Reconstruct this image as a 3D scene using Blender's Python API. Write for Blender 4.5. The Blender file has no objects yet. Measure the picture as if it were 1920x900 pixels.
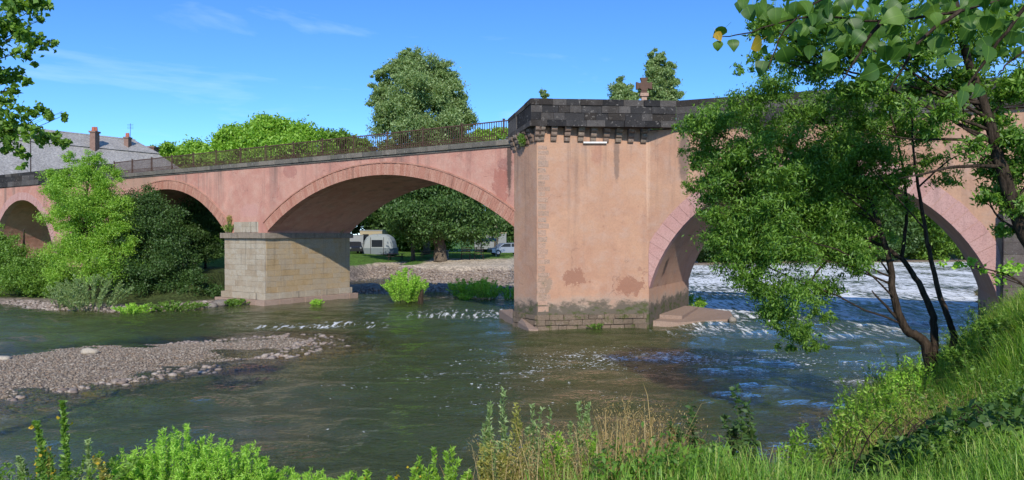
import bpy, math, random
import numpy as np
from mathutils import Vector, Matrix

random.seed(7)
RNG = np.random.default_rng(11)
S = bpy.context.scene
COL = S.collection
R = math.radians

# ------------------------------------------------------------------ camera
F, HX, HY, CZ = 1390.0, 960.0, 443.0, 4.0          # focal length in photo pixels, horizon, eye height
cam_d = bpy.data.cameras.new('camera')
cam = bpy.data.objects.new('camera', cam_d)
COL.objects.link(cam)
cam_d.sensor_width = 36.0
cam_d.lens = 36.0 * F / 1920.0
cam_d.clip_end = 3000.0
cam_d.clip_start = 0.05
cam.location = (0, 0, CZ)
cam.rotation_euler = (R(90) - math.atan(7.0 / F), 0, 0)
S.camera = cam

# ------------------------------------------------------------------ sky and sun
SUN_AZ, SUN_EL = 179.0, 31.0                        # degrees clockwise from straight ahead, height
W = bpy.data.worlds.new('World')
S.world = W
W.use_nodes = True
wt = W.node_tree
wt.nodes.clear()
wo = wt.nodes.new('ShaderNodeOutputWorld')
wb = wt.nodes.new('ShaderNodeBackground')
sky = wt.nodes.new('ShaderNodeTexSky')
sky.sky_type = 'NISHITA'
sky.sun_disc = False
sky.sun_elevation = R(SUN_EL)
sky.sun_rotation = R(SUN_AZ)
sky.altitude = 300
sky.air_density = 0.55
sky.dust_density = 0.0
sky.ozone_density = 5.0
hs = wt.nodes.new('ShaderNodeHueSaturation')
hs.inputs['Saturation'].default_value = 1.13
wt.links.new(sky.outputs[0], hs.inputs['Color'])
# thin cirrus
tc = wt.nodes.new('ShaderNodeTexCoord')
mp = wt.nodes.new('ShaderNodeMapping')
mp.inputs['Scale'].default_value = (1.6, 1.6, 9.0)
mp.inputs['Rotation'].default_value = (0, R(-14), 0)
wt.links.new(tc.outputs['Generated'], mp.inputs['Vector'])
cn = wt.nodes.new('ShaderNodeTexNoise')
cn.inputs['Scale'].default_value = 1.7
cn.inputs['Detail'].default_value = 7
cn.inputs['Roughness'].default_value = 0.55
cn.inputs['Distortion'].default_value = 0.5
wt.links.new(mp.outputs[0], cn.inputs['Vector'])
cr = wt.nodes.new('ShaderNodeValToRGB')
cr.color_ramp.elements[0].position = 0.54
cr.color_ramp.elements[0].color = (0, 0, 0, 1)
cr.color_ramp.elements[1].position = 0.80
cr.color_ramp.elements[1].color = (0.36, 0.36, 0.36, 1)
wt.links.new(cn.outputs['Fac'], cr.inputs['Fac'])
cm = wt.nodes.new('ShaderNodeMix')
cm.data_type = 'RGBA'
wt.links.new(cr.outputs['Color'], cm.inputs['Factor'])
wt.links.new(hs.outputs[0], cm.inputs['A'])
cm.inputs['B'].default_value = (4.5, 5.4, 6.4, 1)
wt.links.new(cm.outputs['Result'], wb.inputs['Color'])
wb.inputs["Strength"].default_value = 0.15
wt.links.new(wb.outputs[0], wo.inputs['Surface'])

sun_d = bpy.data.lights.new('sun', 'SUN')
sun_d.energy = 2.75
sun_d.angle = R(0.53)
sun_d.color = (1.0, 0.93, 0.82)
sun = bpy.data.objects.new('sun', sun_d)
COL.objects.link(sun)
sdir = Vector((math.sin(R(SUN_AZ)) * math.cos(R(SUN_EL)), math.cos(R(SUN_AZ)) * math.cos(R(SUN_EL)), math.sin(R(SUN_EL))))
sun.rotation_euler = sdir.to_track_quat('Z', 'Y').to_euler()
sun.location = (20, 20, 60)

S.view_settings.view_transform = 'Standard'
S.view_settings.look = 'None'
S.view_settings.gamma = 1
S.view_settings.use_curve_mapping = False
S.view_settings.exposure = 0.72
S.render.engine = 'CYCLES'
S.cycles.max_bounces = 8
S.cycles.transparent_max_bounces = 12
S.cycles.caustics_reflective = True
S.cycles.blur_glossy = 1.0
S.cycles.sample_clamp_indirect = 4.0
S.cycles.caustics_refractive = False


def P(px, py, Y):
    """World point seen at photo pixel (px, py) at distance Y."""
    return Vector(((px - HX) / F * Y, Y, CZ + (HY - py) / F * Y))


# ------------------------------------------------------------------ materials
class NT:
    def __init__(self, name):
        self.m = bpy.data.materials.new(name)
        self.m.use_nodes = True
        self.t = self.m.node_tree
        self.t.nodes.clear()
        self.out = self.t.nodes.new('ShaderNodeOutputMaterial')

    def n(self, kind, **kw):
        nd = self.t.nodes.new(kind)
        for k, v in kw.items():
            if k.startswith('_'):
                setattr(nd, k[1:], v)
            else:
                key = k.replace('__', ' ')
                if isinstance(v, bpy.types.NodeSocket):
                    self.t.links.new(v, nd.inputs[key])
                else:
                    nd.inputs[key].default_value = v
        return nd

    def pos(self, scale=(1, 1, 1), obj=False):
        if obj:
            g = self.n('ShaderNodeTexCoord').outputs['Object']
        else:
            g = self.n('ShaderNodeNewGeometry').outputs['Position']
        return self.n('ShaderNodeMapping', Vector=g, Scale=scale).outputs[0]

    def noise(self, vec, scale, detail=5, rough=0.55, dist=0.0):
        return self.n('ShaderNodeTexNoise', Vector=vec, Scale=scale, Detail=detail, Roughness=rough, Distortion=dist).outputs['Fac']

    def ramp(self, fac, stops):
        r = self.n('ShaderNodeValToRGB', Fac=fac)
        e = r.color_ramp.elements
        while len(e) < len(stops):
            e.new(0.5)
        for i, (p, c) in enumerate(stops):
            e[i].position = p
            e[i].color = (c, c, c, 1) if not isinstance(c, (tuple, list)) else (*c[:3], 1)
        return r.outputs['Color']

    def mix(self, fac, a, b, blend='MIX'):
        nd = self.t.nodes.new('ShaderNodeMix')
        nd.data_type = 'RGBA'
        nd.blend_type = blend
        for k, v in (('Factor', fac), ('A', a), ('B', b)):
            if isinstance(v, bpy.types.NodeSocket):
                self.t.links.new(v, nd.inputs[k])
            elif k == 'Factor':
                nd.inputs[k].default_value = v
            else:
                nd.inputs[k].default_value = (*v[:3], 1)
        return nd.outputs['Result']

    def math(self, op, a, b=0.0, c=0.0, clamp=False):
        nd = self.t.nodes.new('ShaderNodeMath')
        nd.operation = op
        nd.use_clamp = clamp
        for i, v in enumerate((a, b, c)):
            if isinstance(v, bpy.types.NodeSocket):
                self.t.links.new(v, nd.inputs[i])
            else:
                nd.inputs[i].default_value = v
        return nd.outputs[0]

    def z(self):
        g = self.n('ShaderNodeNewGeometry').outputs['Position']
        return self.n('ShaderNodeSeparateXYZ', Vector=g).outputs['Z']

    def mapr(self, v, a, b, c=0.0, d=1.0):
        nd = self.n('ShaderNodeMapRange', Value=v)
        nd.interpolation_type = 'SMOOTHSTEP'
        nd.inputs['From Min'].default_value = a
        nd.inputs['From Max'].default_value = b
        nd.inputs['To Min'].default_value = c
        nd.inputs['To Max'].default_value = d
        return nd.outputs[0]

    def bump(self, h, strength=0.3, dist=0.02):
        return self.n('ShaderNodeBump', Height=h, Strength=strength, Distance=dist).outputs[0]

    def done(self, sh):
        self.t.links.new(sh, self.out.inputs['Surface'])
        return self.m

    def principled(self, color, rough=0.8, normal=None, metallic=0.0, spec=0.3):
        kw = {'Base__Color': color if isinstance(color, bpy.types.NodeSocket) else (*color[:3], 1), 'Roughness': rough,
              'Metallic': metallic, 'Specular__IOR__Level': spec}
        b = self.n('ShaderNodeBsdfPrincipled', **kw)
        if normal is not None:
            self.t.links.new(normal, b.inputs['Normal'])
        return b.outputs[0]


def m_plain(name, c, rough=0.6, metallic=0.0, var=0.15, scale=6.0, spec=0.3):
    k = NT(name)
    f = k.noise(k.pos(obj=True), scale)
    col = k.mix(f, tuple(x * (1 - var) for x in c), tuple(min(1, x * (1 + var)) for x in c))
    return k.done(k.principled(col, rough, metallic=metallic, spec=spec))


def m_plaster(name, c1, c2, c3, damp=(0.10, 0.09, 0.07), patches=()):
    k = NT(name)
    p = k.pos()
    big = k.noise(p, 0.45, 6, 0.6, 0.4)
    col = k.mix(k.ramp(big, [(0.36, 0.0), (0.64, 1.0)]), c1, c2)
    mid = k.noise(p, 1.9, 7, 0.65)
    col = k.mix(k.ramp(mid, [(0.47, 0.0), (0.68, 0.75)]), col, c3)
    # pale washed blotches
    lt = k.noise(k.pos((1, 1, 0.6)), 0.9, 4, 0.5, 0.8)
    col = k.mix(k.ramp(lt, [(0.55, 0.0), (0.8, 0.5)]), col, tuple(min(1, x * 1.28) for x in c1))
    # flaked patches
    fl = k.noise(p, 0.8, 9, 0.62, 0.2)
    col = k.mix(k.ramp(fl, [(0.66, 0.0), (0.685, 0.7)]), col, (c3[0] * 0.75, c3[1] * 0.6, c3[2] * 0.55))
    # run-off streaks
    st = k.noise(k.pos((1.7, 1.7, 0.10)), 1.0, 5, 0.6)
    wob = k.noise(k.pos((0.5, 0.5, 0.5)), 0.6, 3)
    top = k.mapr(k.math('ADD', k.z(), k.math('MULTIPLY', wob, 3.0)), 6.4, 9.6)
    sf = k.math('MULTIPLY', k.ramp(st, [(0.52, 0.0), (0.72, 0.9)]), k.math('ADD', k.math('MULTIPLY', top, 0.62), 0.36))
    col = k.mix(sf, col, (0.17, 0.125, 0.105))
    cv = k.n('ShaderNodeTexVoronoi', _feature='DISTANCE_TO_EDGE', Scale=0.55)
    wv = k.n('ShaderNodeVectorMath', _operation='ADD')
    k.t.links.new(p, wv.inputs[0])
    k.t.links.new(k.n('ShaderNodeTexNoise', Vector=p, Scale=1.6, Detail=5).outputs['Color'], wv.inputs[1])
    k.t.links.new(wv.outputs[0], cv.inputs['Vector'])
    ck = k.math('MULTIPLY', k.mapr(cv.outputs['Distance'], 0.012, 0.0), k.ramp(big, [(0.5, 0.0), (0.62, 0.55)]))
    col = k.mix(ck, col, (0.16, 0.10, 0.08))
    # particular worn patches and stains: (centre, radii, colour, strength, raggedness)
    for pc, pr, pcol, pstr, rag in patches:
        dv = k.n('ShaderNodeVectorMath', _operation='SUBTRACT')
        k.t.links.new(k.n('ShaderNodeNewGeometry').outputs['Position'], dv.inputs[0])
        dv.inputs[1].default_value = tuple(pc)
        dd = k.n('ShaderNodeVectorMath', _operation='DIVIDE')
        k.t.links.new(dv.outputs[0], dd.inputs[0])
        dd.inputs[1].default_value = tuple(pr)
        ln = k.n('ShaderNodeVectorMath', _operation='LENGTH')
        k.t.links.new(dd.outputs[0], ln.inputs[0])
        dist_ = k.math('ADD', ln.outputs['Value'], k.math('MULTIPLY', k.math('SUBTRACT', k.noise(p, 3.6, 9, 0.75), 0.5), rag * 1.25))
        col = k.mix(k.mapr(dist_, 1.0, 0.55 if rag < 2 else 0.93, 0, pstr), col, pcol)
    # flood line growth, ragged
    rg = k.math('ADD', k.math('SUBTRACT', k.z(), 0.45), k.math('MULTIPLY', k.noise(k.pos((1, 1, 1.6)), 1.3, 8, 0.7), -1.6))
    col = k.mix(k.mapr(rg, 0.30, -0.15, 0, 0.5), col, (0.38, 0.32, 0.26))
    col = k.mix(k.mapr(rg, -0.02, -0.32, 0, 0.9), col, damp)
    gr = k.noise(k.pos((1, 1, 2)), 2.2, 6, 0.7)
    mz = k.math('MULTIPLY', k.mapr(rg, -0.12, -0.5), k.ramp(gr, [(0.5, 0.0), (0.6, 0.9)]))
    col = k.mix(mz, col, (0.06, 0.085, 0.02))
    fine = k.noise(p, 14, 6, 0.7)
    col = k.mix(k.ramp(fine, [(0.35, 0.18), (0.55, 0.0)]), col, (0.16, 0.10, 0.08))
    nb = k.bump(k.math('ADD', k.math('MULTIPLY', mid, 1.4), k.math('ADD', k.math('MULTIPLY', fine, 0.35), k.math('MULTIPLY', k.ramp(fl, [(0.66, 0.5), (0.685, 0)]), 0.6))), 0.55, 0.05)
    return k.done(k.principled(col, 0.9, nb, spec=0.15))


def m_stone(name, stops, lichen=(0.36, 0.35, 0.31), lich=0.5, streak=0.5, moss=0.0, scale=1.0, bump=0.6, rw=0.55):
    """Weathered stone; every object gets its own tone."""
    k = NT(name)
    rnd = k.n('ShaderNodeObjectInfo').outputs['Random']
    p = k.pos()
    f = k.noise(p, 1.6 * scale, 7, 0.65)
    mixv = k.math('ADD', k.math('MULTIPLY', rnd, rw), k.math('MULTIPLY', f, 1.1 - rw), clamp=True)
    n = len(stops)
    col = k.ramp(mixv, [(0.18 + 0.7 * i / max(1, n - 1), c) for i, c in enumerate(stops)])
    fine = k.noise(p, 22 * scale, 8, 0.72)
    col = k.mix(k.ramp(fine, [(0.36, 0.45), (0.52, 0.0)]), col, tuple(x * 0.35 for x in stops[0]))
    if lich:
        l1 = k.noise(p, 6.5 * scale, 7, 0.72)
        col = k.mix(k.ramp(l1, [(0.58, 0.0), (0.66, lich)]), col, lichen)
    if streak:
        st = k.noise(k.pos((3.2, 3.2, 0.22)), 1.0, 5, 0.6)
        col = k.mix(k.ramp(st, [(0.55, 0.0), (0.72, streak)]), col, (0.035, 0.032, 0.03))
    if moss:
        ms = k.noise(p, 2.6, 6, 0.7)
        col = k.mix(k.ramp(ms, [(0.55, 0.0), (0.66, moss)]), col, (0.07, 0.09, 0.02))
    nb = k.bump(k.math('ADD', f, k.math('MULTIPLY', fine, 0.6)), bump, 0.05)
    return k.done(k.principled(col, 0.92, nb, spec=0.15))


def m_leaf(name, cols, trans=0.36, gloss=0.035, tcol=1.7):
    k = NT(name)
    g = k.n('ShaderNodeNewGeometry')
    try:
        r = g.outputs['Random Per Island']
    except KeyError:
        r = k.n('ShaderNodeObjectInfo').outputs['Random']
    f = k.noise(k.pos(), 0.9, 3)
    v = k.math('ADD', k.math('MULTIPLY', r, 0.7), k.math('MULTIPLY', f, 0.45), clamp=True)
    n = len(cols)
    col = k.ramp(v, [(0.12 + 0.8 * i / max(1, n - 1), c) for i, c in enumerate(cols)])
    d = k.n('ShaderNodeBsdfDiffuse', Color=col)
    tcl = k.mix(1.0, col, (tcol, tcol * 0.95, 0.55), 'MULTIPLY')
    t = k.n('ShaderNodeBsdfTranslucent', Color=tcl)
    m1 = k.n('ShaderNodeMixShader', Fac=trans)
    k.t.links.new(d.outputs[0], m1.inputs[1])
    k.t.links.new(t.outputs[0], m1.inputs[2])
    gl = k.n('ShaderNodeBsdfGlossy', Color=(0.9, 0.95, 0.9, 1), Roughness=0.55)
    m2 = k.n('ShaderNodeMixShader', Fac=gloss)
    k.t.links.new(m1.outputs[0], m2.inputs[1])
    k.t.links.new(gl.outputs[0], m2.inputs[2])
    return k.done(m2.outputs[0])


def m_leaf_obj(name, cols):
    k = NT(name)
    r = k.n('ShaderNodeObjectInfo').outputs['Random']
    f = k.noise(k.pos(obj=True), 30, 4)
    v = k.math('ADD', k.math('MULTIPLY', r, 0.75), k.math('MULTIPLY', f, 0.3), clamp=True)
    n = len(cols)
    col = k.ramp(v, [(0.1 + 0.8 * i / max(1, n - 1), c) for i, c in enumerate(cols)])
    x = k.n('ShaderNodeSeparateXYZ', Vector=k.n('ShaderNodeTexCoord').outputs['Object'])
    vein = k.math('ABSOLUTE', x.outputs['X'])
    col = k.mix(k.mapr(vein, 0.03, 0.0, 0, 0.5), col, tuple(min(1, c * 1.6) for c in cols[-1]))
    d = k.n('ShaderNodeBsdfDiffuse', Color=col)
    t = k.n('ShaderNodeBsdfTranslucent', Color=k.mix(1.0, col, (1.7, 1.6, 0.5), 'MULTIPLY'))
    m1 = k.n('ShaderNodeMixShader', Fac=0.45)
    k.t.links.new(d.outputs[0], m1.inputs[1])
    k.t.links.new(t.outputs[0], m1.inputs[2])
    gl = k.n('ShaderNodeBsdfGlossy', Color=(0.9, 0.95, 0.9, 1), Roughness=0.5)
    m2 = k.n('ShaderNodeMixShader', Fac=0.025)
    k.t.links.new(m1.outputs[0], m2.inputs[1])
    k.t.links.new(gl.outputs[0], m2.inputs[2])
    return k.done(m2.outputs[0])


def m_bark(name, c1, c2):
    k = NT(name)
    p = k.pos((9, 9, 2.2))
    f = k.noise(p, 2.0, 7, 0.7)
    col = k.mix(k.ramp(f, [(0.38, 0.0), (0.62, 1.0)]), c1, c2)
    return k.done(k.principled(col, 0.95, k.bump(f, 0.9, 0.04), spec=0.1))


M = {}
RED = (0.34, 0.115, 0.085)
M['plaster_pink'] = m_plaster('plaster_pink', (0.53, 0.285, 0.215), (0.45, 0.215, 0.165), (0.54, 0.33, 0.255), patches=[
    (P(940, 345, 33.8), (0.4, 0.9, 0.9), RED, 0.6, 2.0), (P(945, 308, 33.6), (0.35, 0.8, 0.3), (0.30, 0.14, 0.12), 0.6, 2.4), (P(955, 300, 33.4), (0.14, 0.4, 1.8), (0.08, 0.06, 0.05), 0.85, 1.2),
    (P(545, 322, 42.0), (0.5, 1, 0.4), (0.32, 0.13, 0.11), 0.5, 2.4), (P(620, 300, 40), (3.0, 3, 0.22), (0.20, 0.13, 0.11), 0.5, 1.6), (P(850, 280, 35.5), (4.0, 3, 0.16), (0.20, 0.13, 0.11), 0.5, 1.6),
    (P(250, 340, 51), (4, 4, 0.6), (0.36, 0.25, 0.17), 0.6, 1.2), (P(470, 395, 44), (1.2, 1.2, 0.5), (0.52, 0.30, 0.26), 0.5, 1.5)])
BRN, DRK = (0.30, 0.15, 0.10), (0.13, 0.10, 0.085)
M['plaster_peach'] = m_plaster('plaster_peach', (0.475, 0.285, 0.185), (0.42, 0.235, 0.155), (0.455, 0.305, 0.23), patches=[
    (P(1078, 520, 31.95), (0.55, 1.5, 0.36), BRN, 0.85, 2.6), (P(1182, 538, 32.3), (0.62, 1.5, 0.42), BRN, 0.85, 2.4), (P(1020, 535, 31.8), (0.3, 1, 0.5), (0.25, 0.2, 0.15), 0.7, 2.2),
    (P(1157, 290, 32.1), (0.16, 1, 1.5), DRK, 0.6, 1.0), (P(1284, 290, 31.6), (0.28, 1, 1.5), DRK, 0.75, 0.8), (P(1120, 290, 32.0), (0.3, 1, 0.6), (0.36, 0.17, 0.12), 0.45, 1.5),
    (P(1090, 585, 31.9), (1.9, 1, 0.35), (0.42, 0.34, 0.27), 0.6, 1.2), (P(1195, 585, 32.3), (0.8, 1, 0.4), (0.34, 0.28, 0.22), 0.6, 1.5), (P(1215, 300, 32.5), (0.12, 1, 3.4), (0.60, 0.40, 0.28), 0.5, 0.6),
    (P(1250, 540, 33.6), (0.25, 0.5, 1.9), (0.07, 0.055, 0.045), 0.85, 0.7), (P(1277, 560, 36.2), (0.22, 0.45, 1.3), (0.07, 0.055, 0.045), 0.85, 0.7), (P(1700, 300, 28.6), (1.5, 1.2, 0.5), BRN, 0.4, 1.5)])
M['brick_ring'] = m_stone('brick_ring', [(0.36, 0.155, 0.105), (0.43, 0.205, 0.145), (0.49, 0.27, 0.195), (0.39, 0.17, 0.12)], lich=0.3, streak=0.35, rw=0.45, lichen=(0.44, 0.30, 0.22))
M['pink_ring'] = m_stone('pink_ring', [(0.45, 0.25, 0.215), (0.49, 0.285, 0.25), (0.52, 0.33, 0.29)], lich=0.25, lichen=(0.40, 0.18, 0.14), streak=0.35, bump=0.3, rw=0.3)
M['ashlar'] = m_stone('ashlar', [(0.27, 0.21, 0.14), (0.35, 0.285, 0.205), (0.42, 0.37, 0.29), (0.34, 0.255, 0.16)], lich=0.3, lichen=(0.46, 0.29, 0.11), streak=0.7, rw=0.3)
M['ashlar_ochre'] = m_stone('ashlar_ochre', [(0.33, 0.23, 0.12), (0.41, 0.30, 0.17), (0.39, 0.32, 0.23), (0.45, 0.33, 0.18)], lich=0.35, lichen=(0.44, 0.25, 0.08), streak=0.3, rw=0.3)
M['ashlar_mortar'] = m_plain('ashlar_mortar', (0.38, 0.32, 0.24), 0.95)
M['dark_stone'] = m_stone('dark_stone', [(0.022, 0.021, 0.022), (0.05, 0.047, 0.047), (0.12, 0.108, 0.10), (0.04, 0.034, 0.03)], lich=0.8, lichen=(0.23, 0.21, 0.19), streak=0.5, rw=0.75, bump=1.0)
M['corbel_stone'] = m_stone('corbel_stone', [(0.15, 0.12, 0.095), (0.25, 0.19, 0.145), (0.20, 0.13, 0.10)], lich=0.6, streak=0.3, moss=0.4)
M['cornice_stone'] = m_stone('cornice_stone', [(0.09, 0.085, 0.075), (0.16, 0.145, 0.12), (0.22, 0.19, 0.155)], lich=0.5, streak=0.4, moss=0.25)
M['pier_cornice'] = m_stone('pier_cornice', [(0.19, 0.16, 0.125), (0.27, 0.22, 0.17), (0.33, 0.26, 0.20)], lich=0.5, streak=0.5, moss=0.3, rw=0.3)
M['quoin'] = m_stone('quoin', [(0.30, 0.20, 0.145), (0.46, 0.30, 0.22), (0.36, 0.26, 0.20)], lich=0.85, lichen=(0.17, 0.17, 0.13), streak=0.2, moss=0.3, rw=0.35, bump=1.0)
M['base_stone'] = m_stone('base_stone', [(0.10, 0.08, 0.06), (0.22, 0.165, 0.12), (0.15, 0.12, 0.09)], lich=0.75, lichen=(0.30, 0.25, 0.20), streak=0.3, moss=0.8, rw=0.4, bump=1.0)
M['footing'] = m_stone('footing', [(0.30, 0.21, 0.165), (0.38, 0.28, 0.22)], lich=0.3, streak=0.15)
M['abut_stone'] = m_stone('abut_stone', [(0.07, 0.06, 0.055), (0.12, 0.10, 0.09), (0.17, 0.14, 0.12)], lich=0.4, moss=0.3)
M['rust_iron'] = m_plain('rust_iron', (0.105, 0.06, 0.042), 0.75, 0.2, 0.4, 20)
M['dark_iron'] = m_plain('dark_iron', (0.05, 0.035, 0.03), 0.6, 0.3, 0.3, 20)
M['asphalt'] = m_plain('asphalt', (0.06, 0.06, 0.06), 0.95)
M['bark'] = m_bark('bark', (0.02, 0.015, 0.011), (0.075, 0.055, 0.04))
M['bark_grey'] = m_bark('bark_grey', (0.07, 0.055, 0.04), (0.20, 0.16, 0.12))
M['stem_green'] = m_plain('stem_green', (0.10, 0.14, 0.04), 0.8)
M['stem_dry'] = m_plain('stem_dry', (0.36, 0.26, 0.12), 0.8)

M['leaf_mid'] = m_leaf('leaf_mid', [(0.072, 0.159, 0.018), (0.130, 0.262, 0.030), (0.221, 0.373, 0.052)])
M['leaf_bright'] = m_leaf('leaf_bright', [(0.130, 0.276, 0.025), (0.221, 0.414, 0.040), (0.351, 0.552, 0.069)])
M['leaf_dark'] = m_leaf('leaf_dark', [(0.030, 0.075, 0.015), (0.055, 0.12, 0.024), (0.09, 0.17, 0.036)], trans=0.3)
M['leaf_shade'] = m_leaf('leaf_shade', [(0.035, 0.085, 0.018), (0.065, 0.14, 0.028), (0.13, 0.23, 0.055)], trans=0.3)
M['leaf_ash'] = m_leaf('leaf_ash', [(0.058, 0.138, 0.016), (0.111, 0.235, 0.025), (0.221, 0.386, 0.046)])
M['leaf_silver'] = m_leaf('leaf_silver', [(0.130, 0.221, 0.069), (0.221, 0.331, 0.115), (0.364, 0.469, 0.207)])
M['leaf_lime'] = m_leaf('leaf_lime', [(0.19, 0.42, 0.035), (0.31, 0.56, 0.06), (0.44, 0.68, 0.10)], trans=0.35)
M['leaf_poplar'] = m_leaf('leaf_poplar', [(0.12, 0.20, 0.06), (0.20, 0.30, 0.10), (0.35, 0.45, 0.20)])
M['leaf_gold'] = m_leaf('leaf_gold', [(0.20, 0.22, 0.04), (0.32, 0.32, 0.07), (0.42, 0.38, 0.10)])
M['grass'] = m_leaf('grass', [(0.07, 0.18, 0.016), (0.16, 0.34, 0.032), (0.28, 0.49, 0.06), (0.46, 0.50, 0.15)], trans=0.4)
M['grass_dry'] = m_leaf('grass_dry', [(0.30, 0.19, 0.06), (0.44, 0.30, 0.11), (0.54, 0.42, 0.20)], trans=0.35, tcol=1.2)
M['flower_yellow'] = m_leaf('flower_yellow', [(0.55, 0.36, 0.02), (0.7, 0.5, 0.03)], trans=0.3, tcol=1.1)
M['big_leaf'] = m_leaf_obj('big_leaf', [(0.035, 0.10, 0.014), (0.065, 0.155, 0.022), (0.14, 0.25, 0.035)])
M['yellow_leaf'] = m_leaf_obj('yellow_leaf', [(0.55, 0.33, 0.02), (0.65, 0.42, 0.03)])
M['white_rock'] = m_stone('white_rock', [(0.42, 0.37, 0.29), (0.52, 0.46, 0.37)], lich=0.1, streak=0)
M['grey_rock'] = m_stone('grey_rock', [(0.16, 0.14, 0.12), (0.26, 0.23, 0.20), (0.34, 0.30, 0.26)], lich=0.3, streak=0)


def m_pebble(name, cols):
    k = NT(name)
    g = k.n('ShaderNodeNewGeometry')
    col = k.ramp(g.outputs['Random Per Island'], [(i / (len(cols) - 1), c) for i, c in enumerate(cols)])
    f = k.noise(k.pos(), 25, 4)
    col = k.mix(k.ramp(f, [(0.4, 0.35), (0.6, 0.0)]), col, (0.10, 0.08, 0.07))
    return k.done(k.principled(col, 0.75, spec=0.3))


M['pebble'] = m_pebble('pebble', [(0.14, 0.11, 0.08), (0.30, 0.245, 0.185), (0.20, 0.17, 0.135), (0.44, 0.38, 0.31), (0.23, 0.155, 0.10), (0.32, 0.285, 0.235)])
M['far_pebble'] = m_pebble('far_pebble', [(0.18, 0.14, 0.12), (0.36, 0.30, 0.25), (0.27, 0.21, 0.17), (0.45, 0.39, 0.33), (0.22, 0.17, 0.14)])


def m_ground():
    k = NT('ground_mix')
    a = k.n('ShaderNodeAttribute', _attribute_name='col').outputs['Color']
    p = k.pos()
    v = k.n('ShaderNodeTexVoronoi', Vector=p, Scale=7.0)
    sp = k.n('ShaderNodeSeparateColor', Color=v.outputs['Color']).outputs[0]
    col = k.mix(1.0, a, k.ramp(sp, [(0.0, 0.55), (1.0, 1.45)]), 'MULTIPLY')
    f = k.noise(p, 1.1, 8, 0.7)
    col = k.mix(1.0, col, k.ramp(f, [(0.3, 0.6), (0.7, 1.3)]), 'MULTIPLY')
    h = k.math('ADD', k.math('MULTIPLY', v.outputs['Distance'], -1.0), f)
    return k.done(k.principled(col, 0.92, k.bump(h, 0.6, 0.06), spec=0.15))


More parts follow.
